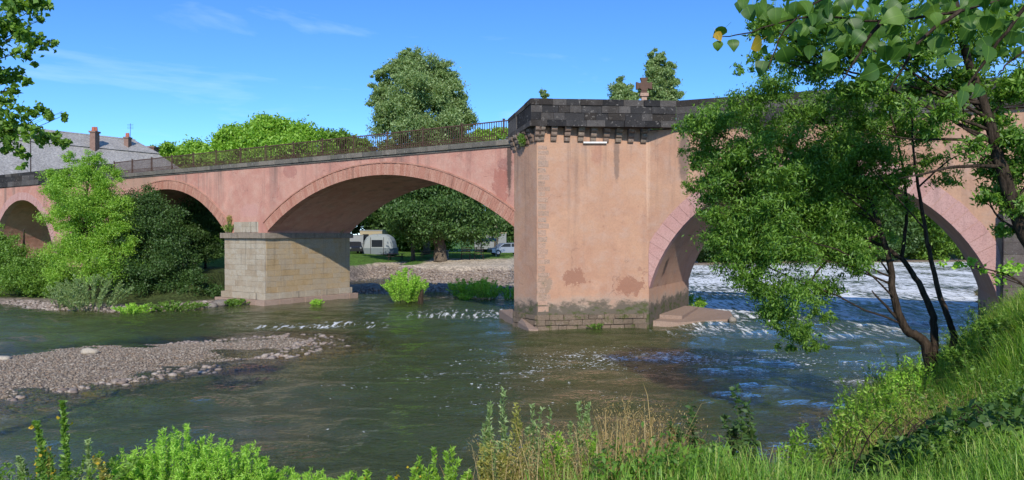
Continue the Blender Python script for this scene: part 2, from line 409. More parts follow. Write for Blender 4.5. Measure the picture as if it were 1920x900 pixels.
def m_water():
    k = NT('river_water')
    foam_glitter_a = k.n('ShaderNodeAttribute', _attribute_name='foam').outputs['Fac']
    shal = k.n('ShaderNodeAttribute', _attribute_name='shallow').outputs['Fac']
    # ripples: streaks drawn out along the current plus small chop
    p1 = k.n('ShaderNodeMapping', Vector=k.n('ShaderNodeNewGeometry').outputs['Position'], Scale=(1.0, 1.6, 1), Rotation=(0, 0, R(-18))).outputs[0]
    n1 = k.noise(p1, 1.7, 4, 0.55, 0.7)
    n2 = k.noise(p1, 5.5, 4, 0.6, 0.4)
    n3 = k.noise(k.pos((1, 1.25, 1)), 17, 3, 0.6)
    calm = k.ramp(k.noise(k.pos((0.5, 1.0, 1)), 0.16, 3, 0.5, 0.6), [(0.38, 0.35), (0.62, 1.0)])
    h = k.math('ADD', k.math('MULTIPLY', n1, 0.11), k.math('ADD', k.math('MULTIPLY', n2, 0.065), k.math('MULTIPLY', n3, 0.034)))
    h = k.math('MULTIPLY', h, k.math('ADD', k.math('MULTIPLY', calm, 0.95), k.math('MULTIPLY', foam_glitter_a, 0.6)))
    nb = k.bump(h, 1.0, 1.0)
    gl = k.n('ShaderNodeBsdfGlossy', Color=(1, 1, 1, 1), Roughness=0.04, Normal=nb)
    tr = k.n('ShaderNodeBsdfTransparent', Color=(0.82, 0.86, 0.58, 1))
    df = k.n('ShaderNodeBsdfDiffuse', Color=(0.074, 0.100, 0.030, 1), Normal=nb)
    body = k.n('ShaderNodeMixShader', Fac=k.mapr(shal, 0.0, 1.0, 0.62, 0.10))
    k.t.links.new(tr.outputs[0], body.inputs[1])
    k.t.links.new(df.outputs[0], body.inputs[2])
    fr = k.n('ShaderNodeFresnel', IOR=1.333, Normal=nb).outputs[0]
    m1 = k.n('ShaderNodeMixShader', Fac=fr)
    k.t.links.new(body.outputs[0], m1.inputs[1])
    k.t.links.new(gl.outputs[0], m1.inputs[2])
    # white water, with sun glitter painted in as white patches
    fw = k.noise(k.n('ShaderNodeMapping', Vector=k.n('ShaderNodeNewGeometry').outputs['Position'], Scale=(1.0, 2.0, 1), Rotation=(0, 0, R(-12))).outputs[0], 5.5, 8, 0.75, 0.5)
    fb = k.noise(k.pos((0.35, 0.8, 1)), 0.55, 4, 0.6, 0.8)
    thr = k.math('ADD', fw, k.math('MULTIPLY', k.math('SUBTRACT', fb, 0.5), 0.75))
    # broken water further out: long crests drawn out in depth
    far_n = k.noise(k.pos((2.8, 0.48, 1)), 1.5, 6, 0.66, 0.5)
    far_b = k.noise(k.pos((0.16, 0.07, 1)), 1.0, 3, 0.6, 0.5)
    yy = k.n('ShaderNodeSeparateXYZ', Vector=k.n('ShaderNodeNewGeometry').outputs['Position']).outputs['Y']
    far_t = k.math('ADD', k.math('ADD', far_n, k.math('MULTIPLY', k.math('SUBTRACT', foam_glitter_a, 1.0), 0.16)), k.math('MULTIPLY', k.math('SUBTRACT', far_b, 0.5), 0.5))
    far_f = k.math('MULTIPLY', k.mapr(far_t, 0.40, 0.55, 0, 0.95), k.math('MULTIPLY', k.mapr(foam_glitter_a, 0.0, 0.12), k.mapr(yy, 26, 32)))
    # sun glitter painted as small white flecks on the water
    fl_a = k.n('ShaderNodeAttribute', _attribute_name='painted_glitter').outputs['Fac']
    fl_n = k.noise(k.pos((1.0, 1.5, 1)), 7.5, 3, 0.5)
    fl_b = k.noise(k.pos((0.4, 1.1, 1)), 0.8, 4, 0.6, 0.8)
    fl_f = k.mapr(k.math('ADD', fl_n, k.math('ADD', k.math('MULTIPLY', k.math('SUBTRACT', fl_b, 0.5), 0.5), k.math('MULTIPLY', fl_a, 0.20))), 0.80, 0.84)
    fa = k.mapr(k.math('ADD', thr, k.math('MULTIPLY', foam_glitter_a, 0.46)), 0.80, 0.90)
    fa = k.math('MULTIPLY', fa, k.math('MULTIPLY', k.mapr(foam_glitter_a, 0.01, 0.15), k.mapr(yy, 34, 27)))
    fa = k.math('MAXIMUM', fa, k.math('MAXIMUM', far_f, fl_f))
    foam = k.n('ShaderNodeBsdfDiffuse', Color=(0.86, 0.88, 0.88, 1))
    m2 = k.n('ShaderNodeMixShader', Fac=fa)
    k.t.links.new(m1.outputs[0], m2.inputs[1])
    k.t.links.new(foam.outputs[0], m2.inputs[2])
    return k.done(m2.outputs[0])


M['ground'] = m_ground()
M['water'] = m_water()


# ------------------------------------------------------------------ mesh helpers
def tag(o, label=None, cat=None, group=None, kind=None):
    if label:
        o['label'] = label
    if cat:
        o['category'] = cat
    if group:
        o['group'] = group
    if kind:
        o['kind'] = kind
    return o


def empty(name, loc, label=None, cat=None, group=None):
    o = bpy.data.objects.new(name, None)
    o.empty_display_size = 0.2
    o.location = loc
    COL.objects.link(o)
    return tag(o, label, cat, group)


def worldloc(o):
    v = Vector(o.location)
    while o.parent:
        o = o.parent
        v = v + Vector(o.location)
    return v


def link(o, parent=None, world=True):
    """Link an object whose vertices (or location) are given in world space."""
    COL.objects.link(o)
    if parent is not None:
        o.parent = parent
        if world:
            o.location = Vector(o.location) - worldloc(parent)
    return o


def mesh_np(name, V, T, mat, parent=None, smooth=False, n=3):
    me = bpy.data.meshes.new(name)
    V = np.asarray(V, dtype=np.float32).reshape(-1, 3)
    T = np.asarray(T, dtype=np.int32).reshape(-1, n)
    me.vertices.add(len(V))
    me.vertices.foreach_set('co', V.ravel())
    me.loops.add(T.size)
    me.loops.foreach_set('vertex_index', T.ravel())
    me.polygons.add(len(T))
    me.polygons.foreach_set('loop_start', np.arange(0, T.size, n, dtype=np.int32))
    me.polygons.foreach_set('loop_total', np.full(len(T), n, dtype=np.int32))
    if smooth:
        me.polygons.foreach_set('use_smooth', np.ones(len(T), dtype=bool))
    me.update(calc_edges=True)
    me.validate()
    me.materials.append(mat)
    o = bpy.data.objects.new(name, me)
    return link(o, parent)


class MB:
    def __init__(self):
        self.v, self.f = [], []

    def poly(self, verts, faces):
        b = len(self.v)
        self.v += [tuple(x) for x in verts]
        self.f += [tuple(i + b for i in f) for f in faces]
        return self

    def hexa(self, p):
        return self.poly(p, [(0, 3, 2, 1), (4, 5, 6, 7), (0, 1, 5, 4), (1, 2, 6, 5), (2, 3, 7, 6), (3, 0, 4, 7)])

    def box(self, c, s, rz=0.0, ry=0.0):
        m = Matrix.Rotation(rz, 3, 'Z') @ Matrix.Rotation(ry, 3, 'Y')
        q = []
        for z in (-1, 1):
            for x, y in ((-1, -1), (1, -1), (1, 1), (-1, 1)):
                q.append(Vector(c) + m @ Vector((x * s[0] / 2, y * s[1] / 2, z * s[2] / 2)))
        return self.hexa(q)

    def tube(self, pts, rad, sides=7, cap=True):
        pts = [Vector(p) for p in pts]
        if not isinstance(rad, (list, tuple)):
            rad = [rad] * len(pts)
        b = len(self.v)
        ref = Vector((0.3, 0.9, 0.2))
        for i, p in enumerate(pts):
            d = (pts[min(i + 1, len(pts) - 1)] - pts[max(i - 1, 0)])
            if d.length < 1e-6:
                d = Vector((0, 0, 1))
            d.normalize()
            a = d.cross(ref)
            if a.length < 0.1:
                a = d.cross(Vector((1, 0, 0.1)))
            a.normalize()
            c = d.cross(a)
            for k in range(sides):
                t = 2 * math.pi * k / sides
                self.v.append(tuple(p + (a * math.cos(t) + c * math.sin(t)) * rad[i]))
        for i in range(len(pts) - 1):
            for k in range(sides):
                k2 = (k + 1) % sides
                self.f.append((b + i * sides + k, b + i * sides + k2, b + (i + 1) * sides + k2, b + (i + 1) * sides + k))
        if cap:
            self.f.append(tuple(b + k for k in reversed(range(sides))))
            e = b + (len(pts) - 1) * sides
            self.f.append(tuple(e + k for k in range(sides)))
        return self

    def prism(self, poly, z0, z1):
        n = len(poly)
        b = len(self.v)
        z1l = z1 if isinstance(z1, (list, tuple)) else [z1] * n
        self.v += [(x, y, z0) for x, y in poly] + [(p[0], p[1], z1l[i]) for i, p in enumerate(poly)]
        self.f.append(tuple(b + i for i in reversed(range(n))))
        self.f.append(tuple(b + n + i for i in range(n)))
        for i in range(n):
            j = (i + 1) % n
            self.f.append((b + i, b + j, b + n + j, b + n + i))
        return self

    def build(self, name, mat, parent=None, smooth=False):
        me = bpy.data.meshes.new(name)
        me.from_pydata(self.v, [], self.f)
        if smooth:
            me.polygons.foreach_set('use_smooth', np.ones(len(me.polygons), dtype=bool))
        me.update()
        me.materials.append(M[mat] if isinstance(mat, str) else mat)
        o = bpy.data.objects.new(name, me)
        return link(o, parent)


def grow(pts, jitter=0.0, n=5):
    """Smooth a polyline and shake it a little."""
    pts = [Vector(p) for p in pts]
    out = []
    for i in range(len(pts) - 1):
        p0 = pts[max(i - 1, 0)]; p1 = pts[i]; p2 = pts[i + 1]; p3 = pts[min(i + 2, len(pts) - 1)]
        for k in range(n):
            t = k / n
            q = 0.5 * ((2 * p1) + (p2 - p0) * t + (2 * p0 - 5 * p1 + 4 * p2 - p3) * t * t + (3 * p1 - p0 - 3 * p2 + p3) * t ** 3)
            if jitter and (i or k):
                q = q + Vector((random.uniform(-1, 1), random.uniform(-1, 1), random.uniform(-1, 1))) * jitter
            out.append(q)
    out.append(pts[-1])
    return out


def taper(n, a, b, p=1.0):
    return [a + (b - a) * (i / max(1, n - 1)) ** p for i in range(n)]


def unit(a):
    return a / np.maximum(np.linalg.norm(a, axis=-1, keepdims=True), 1e-9)


def leaf_quads(c, L, Wd, droop=0.3, up=0.35, rng=RNG, dirs=None):
    """One folded four-point leaf at each centre."""
    n = len(c)
    d = rng.normal(size=(n, 3)) if dirs is None else dirs + rng.normal(size=(n, 3)) * 0.45
    d[:, 2] -= droop
    d = unit(d)
    nrm = rng.normal(size=(n, 3)) * 0.9
    nrm[:, 2] += up * 2
    s = unit(np.cross(d, nrm))
    k = np.cross(s, d)
    sc = rng.uniform(0.65, 1.3, size=(n, 1))
    l = L * sc / 2
    w = Wd * sc / 2
    fold = 0.35 * w
    V = np.stack([c - d * l, c + s * w + k * fold - d * l * 0.15, c + d * l, c - s * w + k * fold - d * l * 0.15], axis=1)
    return V


def quads_obj(name, V, mat, parent):
    n = len(V)
    return mesh_np(name, V.reshape(-1, 3), np.arange(n * 4).reshape(-1, 4), M[mat] if isinstance(mat, str) else mat, parent, n=4)


def blob_points(blobs, dens, clump=0.30, rng=RNG, per=26, shell=0.5, kmax=34):
    """Leaf centres in clumps spread through a set of ellipsoids. blobs: (centre, (rx,ry,rz), weight)"""
    out = []
    for c, r, w in blobs:
        r = np.array(r)
        vol = (r[0] * r[1] * r[2]) ** (2 / 3)
        n = int(dens * vol * w)
        if n < 8:
            n = 8
        k = min(max(4, n // per), kmax)
        q = unit(rng.normal(size=(k, 3))) * (rng.uniform(0, 1, size=(k, 1)) ** shell)
        q *= 1 + (rng.uniform(0, 1, size=(k, 1)) ** 4) * 0.55
        sub = np.array(c) + q * r
        idx = rng.integers(0, k, n)
        sg = r.mean() * clump * 0.8 * rng.uniform(0.45, 1.25, size=(k, 1))[idx]
        out.append(sub[idx] + rng.normal(size=(n, 3)) * sg * np.array([1, 1, 0.72]))
    return np.concatenate(out)


def pxblob(px, py, Y, rx, ry=None, w=1.0, rd=None):
    ry = ry or rx
    s = Y / F
    return (tuple(P(px, py, Y)), (rx * s, (rd if rd else rx * s), ry * s), w)


def tree(name, label, cat, trunk, rad, blobs, dens, L, Wd, leaf, bark='bark', group=None, droop=0.3, clump=0.30,
         limbs=True, limb_r=0.35, per=90, shell=0.5, extra=None, min_z=None, limb_every=2):
    base = Vector(trunk[0])
    root = empty(name, base, label, cat, group)
    mb = MB()
    tp = grow(trunk, rad[0] * 0.12)
    mb.tube(tp, taper(len(tp), rad[0], rad[1], 0.8), 8)
    if limbs:
        for bi, (c, r, w) in enumerate(blobs):
            c = Vector(c)
            if bi % limb_every:
                continue
            cand = [(((p - c).length + max(0, p.z - c.z) * 2.0), i) for i, p in enumerate(tp) if i > len(tp) * 0.25 and p.z < c.z - 0.35 * abs(p.x - c.x)]
            if not cand:
                continue
            i = min(cand)[1]
            i = max(int(len(tp) * 0.25), i - random.randint(0, 3))
            a = tp[i]
            midp = a.lerp(c, 0.5) + Vector((random.uniform(-1, 1), random.uniform(-1, 1), random.uniform(-0.2, 0.8))) * (c - a).length * 0.10
            lp = grow([a, midp, c], (c - a).length * 0.012, 4)
            r0 = min(rad[0] * limb_r, rad[0] * (1 - 0.6 * i / len(tp)))
            mb.tube(lp, taper(len(lp), r0, r0 * 0.22), 5)
            for _ in range(3):
                e = c + Vector((random.uniform(-1, 1) * r[0], random.uniform(-1, 1) * r[1], random.uniform(-0.6, 0.9) * r[2])) * 0.8
                st = lp[random.randint(len(lp) // 2, len(lp) - 1)]
                mb.tube([st, st.lerp(e, 0.5) + Vector((0, 0, 0.05)), e], [r0 * 0.35, r0 * 0.22, r0 * 0.08], 4, False)
    if extra:
        for pts, r0, r1 in extra:
            ep = grow(pts, r0 * 0.15)
            mb.tube(ep, taper(len(ep), r0, r1), 7)
    mb.build('trunk', bark, root, True)
    pts = blob_points(blobs, dens, clump, per=per, shell=shell)
    if min_z is not None:
        pts = pts[pts[:, 2] > min_z]
    quads_obj('crown', leaf_quads(pts, L, Wd, droop), leaf, root)
    return root


# ------------------------------------------------------------------ river bed, banks and water
def interp(xs, tab):
    t = np.array(tab, dtype=float)
    return np.interp(xs, t[:, 0], t[:, 1])


NEAR = [(-400, 2), (-40, 7.4), (-12, 8.2), (0, 8.5), (2, 9.2), (4, 11.2), (6, 14.2), (8, 17.2), (10.5, 19.8), (14, 22.6), (18, 25.6), (20, 29), (24, 38), (34, 55), (60, 82), (100, 105), (400, 190)]
FAR = [(-400, 30), (-80, 41), (-31, 43.5), (-25, 39.6), (-19.3, 38.2), (-16.8, 41.5), (-14.5, 44.5), (-11, 50.5), (-7, 53), (0, 52.5), (3, 56), (7, 66), (12, 78), (22, 100), (40, 109), (80, 118), (400, 240)]
BAR = np.array([(-26, 24.5), (-16.8, 24.5), (-14.9, 26.2), (-10.2, 28.0), (-8.3, 29.4), (-8.6, 27.2), (-9.2, 24.2), (-10.8, 22.2), (-11.8, 20.2), (-13, 18.2), (-26, 15)])


def wob(x, y, seed, n=10, f0=0.15, f1=0.9):
    r = np.random.default_rng(seed)
    s = 0
    for i in range(n):
        f = f0 * (f1 / f0) ** (i / (n - 1))
        a = r.uniform(0, 6.28)
        s = s + np.sin(x * f * 6.28 * math.cos(a) + y * f * 6.28 * math.sin(a) + r.uniform(0, 6.28)) / (1 + i * 0.5)
    return s / 2.5


def polydist(x, y, poly):
    """Signed distance to a polygon, positive inside."""
    x = np.asarray(x, float); y = np.asarray(y, float)
    best = np.full(x.shape, 1e9)
    ins = np.zeros(x.shape, bool)
    n = len(poly)
    for i in range(n):
        ax, ay = poly[i]; bx, by = poly[(i + 1) % n]
        dx, dy = bx - ax, by - ay
        t = np.clip(((x - ax) * dx + (y - ay) * dy) / (dx * dx + dy * dy), 0, 1)
        best = np.minimum(best, np.hypot(x - ax - t * dx, y - ay - t * dy))
        c = ((ay > y) != (by > y)) & (x < (bx - ax) * (y - ay) / (by - ay + 1e-12) + ax)
        ins ^= c
    return np.where(ins, best, -best)


def sm(a, b, x):
    t = np.clip((x - a) / (b - a), 0, 1)
    return t * t * (3 - 2 * t)


def shore_near(x, y):
    s = interp(x, NEAR)
    g = (interp(x + 0.5, NEAR) - interp(x - 0.5, NEAR))
    return (s - y) / np.sqrt(1 + g * g)


def shore_far(x, y):
    s = interp(x, FAR)
    g = (interp(x + 0.5, FAR) - interp(x - 0.5, FAR))
    return (y - s) / np.sqrt(1 + np.minimum(g * g, 4))


def ground_z(x, y):
    x = np.asarray(x, float); y = np.asarray(y, float)
    w1 = wob(x, y, 3)
    w2 = wob(x, y, 4, f0=0.03, f1=0.3)
    dn = shore_near(x, y) + 0.25 * w1
    df = shore_far(x, y) + 0.35 * w1
    bed = -0.42 + 0.10 * w2 + 0.03 * w1
    bed = np.maximum(bed, -0.10 - 0.9 * np.abs(np.minimum(dn, 0)) * 0.12)
    db = polydist(x, y, BAR) + 0.35 * w1
    bed = np.maximum(bed, -0.42 + 0.40 * sm(-4.5, -0.2, db) + 0.12 * sm(-0.4, 1.8, db) + 0.02 * w1)
    # submerged shoal running off the bar
    sh = np.exp(-(((x + 7.0) / 3.0) ** 2 + ((y - 26.9) / 3.4) ** 2))
    bed = np.maximum(bed, -0.40 + 0.36 * sh)
    bank_n = -0.15 + 0.45 * sm(0, 0.8, dn) + 2.15 * sm(0.5, 4.4, dn) + 0.045 * np.clip(x - 3, 0, 12) * sm(1, 5, dn) + 0.05 * w1 * sm(0, 2, dn)
    left = sm(-15, -20, x)
    # far side: low gravel, a back channel, then a stony bank up to the camp site
    fgravel = -0.12 + 0.30 * sm(0, 1.8, df) - 0.28 * sm(5.5, 8, df) + 1.35 * sm(11.5, 16, df) + 0.5 * sm(18, 34, df)
    fleft = -0.12 + 0.28 * sm(0, 1.6, df) + 1.5 * sm(4.5, 10, df) + 0.3 * sm(10, 30, df)
    far = fgravel * (1 - left) + fleft * left + 0.05 * w1 * sm(0, 2, df)
    z = np.where(dn > 0, bank_n, np.where(df > 0, far, bed))
    return z


def lines(segs):
    out = [segs[0][0]]
    for a, b, n in segs:
        out += list(np.linspace(a, b, n + 1)[1:])
    return np.array(out)


def grid(name, gx, gy, zf, mat, parent=None):
    X, Y = np.meshgrid(gx, gy)
    Z = zf(X, Y)
    nx, ny = len(gx), len(gy)
    V = np.stack([X, Y, Z], -1).reshape(-1, 3)
    i = np.arange(nx * ny).reshape(ny, nx)
    T = np.stack([i[:-1, :-1], i[:-1, 1:], i[1:, 1:], i[1:, :-1]], -1).reshape(-1, 4)
    return mesh_np(name, V, T, mat, parent, True, 4), V


gx = lines([(-1500, -200, 6), (-200, -60, 30), (-60, -26, 50), (-26, 24, 150), (24, 60, 50), (60, 200, 28), (200, 1500, 6)])
gy = lines([(-60, -8, 8), (-8, 46, 170), (46, 90, 80), (90, 140, 25), (140, 400, 12), (400, 2500, 6)])
ground, GV = grid('ground', gx, gy, ground_z, M['ground'])
tag(ground, kind='structure')
x, y, z = GV[:, 0], GV[:, 1], GV[:, 2]
dn, df, db = shore_near(x, y), shore_far(x, y), polydist(x, y, BAR)
soil = np.array((0.055, 0.075, 0.022)); gravel = np.array((0.25, 0.205, 0.165)); bedc = np.array((0.17, 0.155, 0.06))
shoal = np.array((0.58, 0.35, 0.14)); sand = np.array((0.56, 0.46, 0.34)); lawn = np.array((0.10, 0.19, 0.03)); stony = np.array((0.27, 0.215, 0.17))
col = np.tile(bedc, (len(x), 1))


def blend(mask, c):
    global col
    m = np.clip(mask, 0, 1)[:, None]
    col = col * (1 - m) + c * m


blend(sm(-0.35, -0.12, z) * (dn < 0) * (df < 0), shoal)
blend(sm(-0.06, 0.02, z) * (db > -2), gravel)
blend(sm(0, 0.8, dn), soil)
blend((df > -0.3) * 1.0, stony)
blend(sm(2, 4, df) * sm(-16, -19, x), soil)
blend(sm(13.8, 15.5, df) * sm(-15, -14, x), sand)
path = wob(x, y, 21, 6, 0.02, 0.15)
blend(sm(25, 28, df + 3 * path) * sm(-15, -14, x), lawn)
blend(sm(15.5, 16.5, df) * sm(-8.8, -9.6, x + 0.6 * path), lawn)
blend(sm(120, 140, y), lawn)
ca = ground.data.color_attributes.new('col', 'FLOAT_COLOR', 'POINT')
ca.data.foreach_set('color', np.concatenate([col, np.ones((len(x), 1))], 1).astype(np.float32).ravel())


def water_z(X, Y):
    near = np.clip((60 - Y) / 30, 0.15, 1)
    r = np.random.default_rng(5)
    z = 0
    for i in range(26):
        wl = 0.55 * (5.0 / 0.55) ** r.uniform(0, 1)
        a = R(-100) + r.normal() * 0.6
        z = z + 0.0055 * wl ** 0.75 * np.sin(6.283 / wl * (X * math.cos(a) + Y * math.sin(a)) + r.uniform(0, 6.28) + 0.8 * wob(X, Y, 40 + i % 3, 4, 0.05, 0.2))
    return z * near + rapid(X, Y) * 0.035 * wob(X, Y, 77, 8, 0.25, 0.9)


def rapid(X, Y):
    """How broken the water is, and where sun glitter is painted white."""
    a = sm(24, 52, Y + 0.25 * (X - 12) + 3.0 * wob(X, Y, 55, 6, 0.05, 0.3)) * sm(4, 8, X - 0.25 * (Y - 30)) * 1.0
    b = 0.55 * np.exp(-(((X - 4.5 - 0.9 * (Y - 24.5)) / 5.5) ** 2 + ((Y - 24.2 - 0.12 * (X - 4)) / 1.6) ** 2))
    c = 0.56 * np.exp(-(((X + 9.6) / 2.6) ** 2 + ((Y - 33.2) / 0.9) ** 2))
    d = 0.42 * np.exp(-(((X + 1.0) / 5) ** 2 + ((Y - 22) / 2.5) ** 2))
    e = 0.46 * np.exp(-(((X - 9) / 3.5) ** 2 + ((Y - 20.2) / 1.2) ** 2))
    g = 0.40 * np.exp(-(((X + 1.5) / 3) ** 2 + ((Y - 38) / 2.0) ** 2))
    return np.clip(np.maximum.reduce([a, b, c, d, e, g]), 0, 1)


wx = lines([(-400, -60, 17), (-60, -24, 72), (-24, 24, 300), (24, 70, 92), (70, 400, 20)])
wy = lines([(3, 6, 6), (6, 36, 210), (36, 60, 90), (60, 130, 70), (130, 260, 10)])
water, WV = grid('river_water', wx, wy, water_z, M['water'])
tag(water, kind='structure')
fa = water.data.attributes.new('foam', 'FLOAT', 'POINT')
fa.data.foreach_set('value', rapid(WV[:, 0], WV[:, 1]).astype(np.float32))
def painted_glitter(X, Y):  # zones of the white flecks painted for sun glitter
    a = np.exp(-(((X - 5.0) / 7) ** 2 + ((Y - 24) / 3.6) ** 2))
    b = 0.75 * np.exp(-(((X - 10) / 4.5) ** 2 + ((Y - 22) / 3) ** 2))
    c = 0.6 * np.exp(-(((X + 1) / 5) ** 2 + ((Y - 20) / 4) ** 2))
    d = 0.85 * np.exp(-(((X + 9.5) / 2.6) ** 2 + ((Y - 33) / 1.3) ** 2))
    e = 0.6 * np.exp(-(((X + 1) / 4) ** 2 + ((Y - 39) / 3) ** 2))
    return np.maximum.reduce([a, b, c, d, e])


ka = water.data.attributes.new('painted_glitter', 'FLOAT', 'POINT')
ka.data.foreach_set('value', painted_glitter(WV[:, 0], WV[:, 1]).astype(np.float32))
sa = water.data.attributes.new('shallow', 'FLOAT', 'POINT')
sa.data.foreach_set('value', sm(-0.38, -0.06, ground_z(WV[:, 0], WV[:, 1])).astype(np.float32))


def gz(x, y):
    return float(ground_z(np.array([x]), np.array([y]))[0])


ICO = None


def ico():
    global ICO
    if ICO is None:
        t = (1 + 5 ** 0.5) / 2
        v = unit(np.array([(-1, t, 0), (1, t, 0), (-1, -t, 0), (1, -t, 0), (0, -1, t), (0, 1, t), (0, -1, -t), (0, 1, -t), (t, 0, -1), (t, 0, 1), (-t, 0, -1), (-t, 0, 1)], float))
        f = np.array([(0, 11, 5), (0, 5, 1), (0, 1, 7), (0, 7, 10), (0, 10, 11), (1, 5, 9), (5, 11, 4), (11, 10, 2), (10, 7, 6), (7, 1, 8), (3, 9, 4), (3, 4, 2), (3, 2, 6), (3, 6, 8), (3, 8, 9), (4, 9, 5), (2, 4, 11), (6, 2, 10), (8, 6, 7), (9, 8, 1)])
        ICO = (v, f)
    return ICO


def stones(name, xy, smin, smax, mat, label, cat, sink=0.25):
    v, f = ico()
    n = len(xy)
    s = smin * (smax / smin) ** (RNG.uniform(0, 1, n) ** 1.8)
    sc = np.stack([s * RNG.uniform(0.8, 1.5, n), s * RNG.uniform(0.7, 1.2, n), s * RNG.uniform(0.4, 0.75, n)], 1)
    a = RNG.uniform(0, 6.28, n)
    vv = v[None] * (1 + RNG.normal(size=(n, 12, 1)) * 0.13) * sc[:, None] / 2
    cx = vv[..., 0] * np.cos(a)[:, None] - vv[..., 1] * np.sin(a)[:, None]
    cy = vv[..., 0] * np.sin(a)[:, None] + vv[..., 1] * np.cos(a)[:, None]
    z = ground_z(xy[:, 0], xy[:, 1]) + sc[:, 2] * (0.5 - sink)
    V = np.stack([cx + xy[:, :1], cy + xy[:, 1:2], vv[..., 2] + z[:, None]], -1)
    T = (f[None] + (np.arange(n) * 12)[:, None, None])
    o = mesh_np(name, V.reshape(-1, 3), T.reshape(-1, 3), M[mat], None)
    return tag(o, label, cat, kind='stuff')


def scatter(n, x0, x1, y0, y1, test):
    out = []
    while sum(map(len, out)) < n:
        q = np.stack([RNG.uniform(x0, x1, n * 3), RNG.uniform(y0, y1, n * 3)], 1)
        q = q[test(q[:, 0], q[:, 1])]
        out.append(q)
        if len(out) > 30:
            break
    return np.concatenate(out)[:n]


stones('gravel', scatter(34000, -18, -6.5, 17, 31, lambda x, y: (polydist(x, y, BAR) > -1.0) & (x > -0.75 * y)), 0.022, 0.10, 'pebble',
       'grey and pink pebbles covering the gravel bar in the river', 'gravel')
stones('river_stones', scatter(5000, -13, -1, 17, 32, lambda x, y: (polydist(x, y, BAR) < -0.6) & (ground_z(x, y) > -0.34)), 0.06, 0.26, 'far_pebble',
       'brown stones on the shallow river bed beside the gravel bar', 'stones')
stones('gravel', scatter(2600, -30, -13, 36, 45, lambda x, y: (shore_far(x, y) > -0.3) & (shore_far(x, y) < 1.6)), 0.08, 0.3, 'far_pebble',
       'pale pebbles along the edge of the left islet', 'gravel')
stones('gravel', scatter(3500, -11, 4, 48, 64, lambda x, y: (shore_far(x, y) > -0.2) & (shore_far(x, y) < 5.6)), 0.12, 0.42, 'far_pebble',
       'light stones on the spit beyond the left arch', 'gravel')
stones('gravel', scatter(3800, -14, 8, 60, 76, lambda x, y: (shore_far(x, y) > 10.5) & (shore_far(x, y) < 14.6)), 0.10, 0.34, 'far_pebble',
       'stony bank rising to the camp site under the left arch', 'gravel')


# ------------------------------------------------------------------ the bridge
class Frame:
    """Straight stretch of bridge: t along the face (to the right), w into the bridge, z up."""
    def __init__(self, ox, oy, ux, uy):
        l = math.hypot(ux, uy)
        self.o = (ox, oy)
        self.u = (ux / l, uy / l)
        self.n = (-uy / l, ux / l)

    def __call__(self, t, w, z):
        return Vector((self.o[0] + self.u[0] * t + self.n[0] * w, self.o[1] + self.u[1] * t + self.n[1] * w, z))


FL = Frame(-14.3, 43.1, 0.826, -0.565)
FR = Frame(5.96, 32.5, 0.89, -0.454)
WL, WR = 6.5, 7.2
bridge = empty('stone_bridge', (0.5, 36, 0), 'long pink plastered stone bridge with arches and a squat tower pier over the river', 'bridge')


def arc(tc, zc, r, half, n):
    a = math.asin(min(1.0, half / r))
    return [(tc + r * math.sin(-a + 2 * a * i / n), zc + r * math.cos(-a + 2 * a * i / n)) for i in range(n + 1)]


def wall_solid(name, fr, prof, top, width, mat, parent):
    """prof: list of (t, bottom z)."""
    mb = MB()
    for (t0, b0), (t1, b1) in zip(prof[:-1], prof[1:]):
        z0 = top(t0) if callable(top) else top
        z1 = top(t1) if callable(top) else top
        q = [fr(t0, 0, b0), fr(t1, 0, b1), fr(t1, width, b1), fr(t0, width, b0),
             fr(t0, 0, z0), fr(t1, 0, z1), fr(t1, width, z1), fr(t0, width, z0)]
        b = len(mb.v)
        mb.v += [tuple(v) for v in q]
        mb.f.append((b + 3, b + 2, b + 1, b))
        if t1 - t0 > 1e-4:
            mb.f += [(b + 4, b + 5, b + 6, b + 7), (b, b + 1, b + 5, b + 4), (b + 2, b + 3, b + 7, b + 6)]
    (t0, b0), (t1, b1) = prof[0], prof[-1]
    return mb.build(name, mat, parent)


A1 = dict(tc=8.9, r=14.86, zc=7.15 - 14.86, half=8.75)
A2 = dict(tc=-10.5, r=9.18, zc=7.12 - 9.18, half=6.6)
A3 = dict(tc=-31.4, r=5.7, zc=1.28, half=5.7)
A4 = dict(tc=6.5, r=6.68, zc=-0.02, half=6.45)
ZTOP = 8.10
prof = [(-60, -1), (A3['tc'] - 5.7, -1)] + arc(A3['tc'], A3['zc'], 5.7, 5.6999, 40) + [(A3['tc'] + 5.7, -1), (-21.0, -1), (-21.0, 4.15), (-17.1, 4.15)]
prof += arc(A2['tc'], A2['zc'], A2['r'], A2['half'], 44) + [(-3.9, 4.15), (0.1, 4.15)]
prof += arc(A1['tc'], A1['zc'], A1['r'], A1['half'], 60) + [(17.7, 4.15), (18.4, 4.15)]
wall_solid('spandrel_wall', FL, prof, ZTOP, WL, 'plaster_pink', bridge)
profr = [(0.02, -1), (0.02, 1.2)]
profr = [(0.0, -1), (0.05, -1)] + [(t, z) for t, z in arc(A4['tc'], A4['zc'], A4['r'], A4['half'], 64)] + [(12.95, -1), (26, -1)]
wall_solid('spandrel_wall', FR, profr, 8.62, WR, 'plaster_peach', bridge)


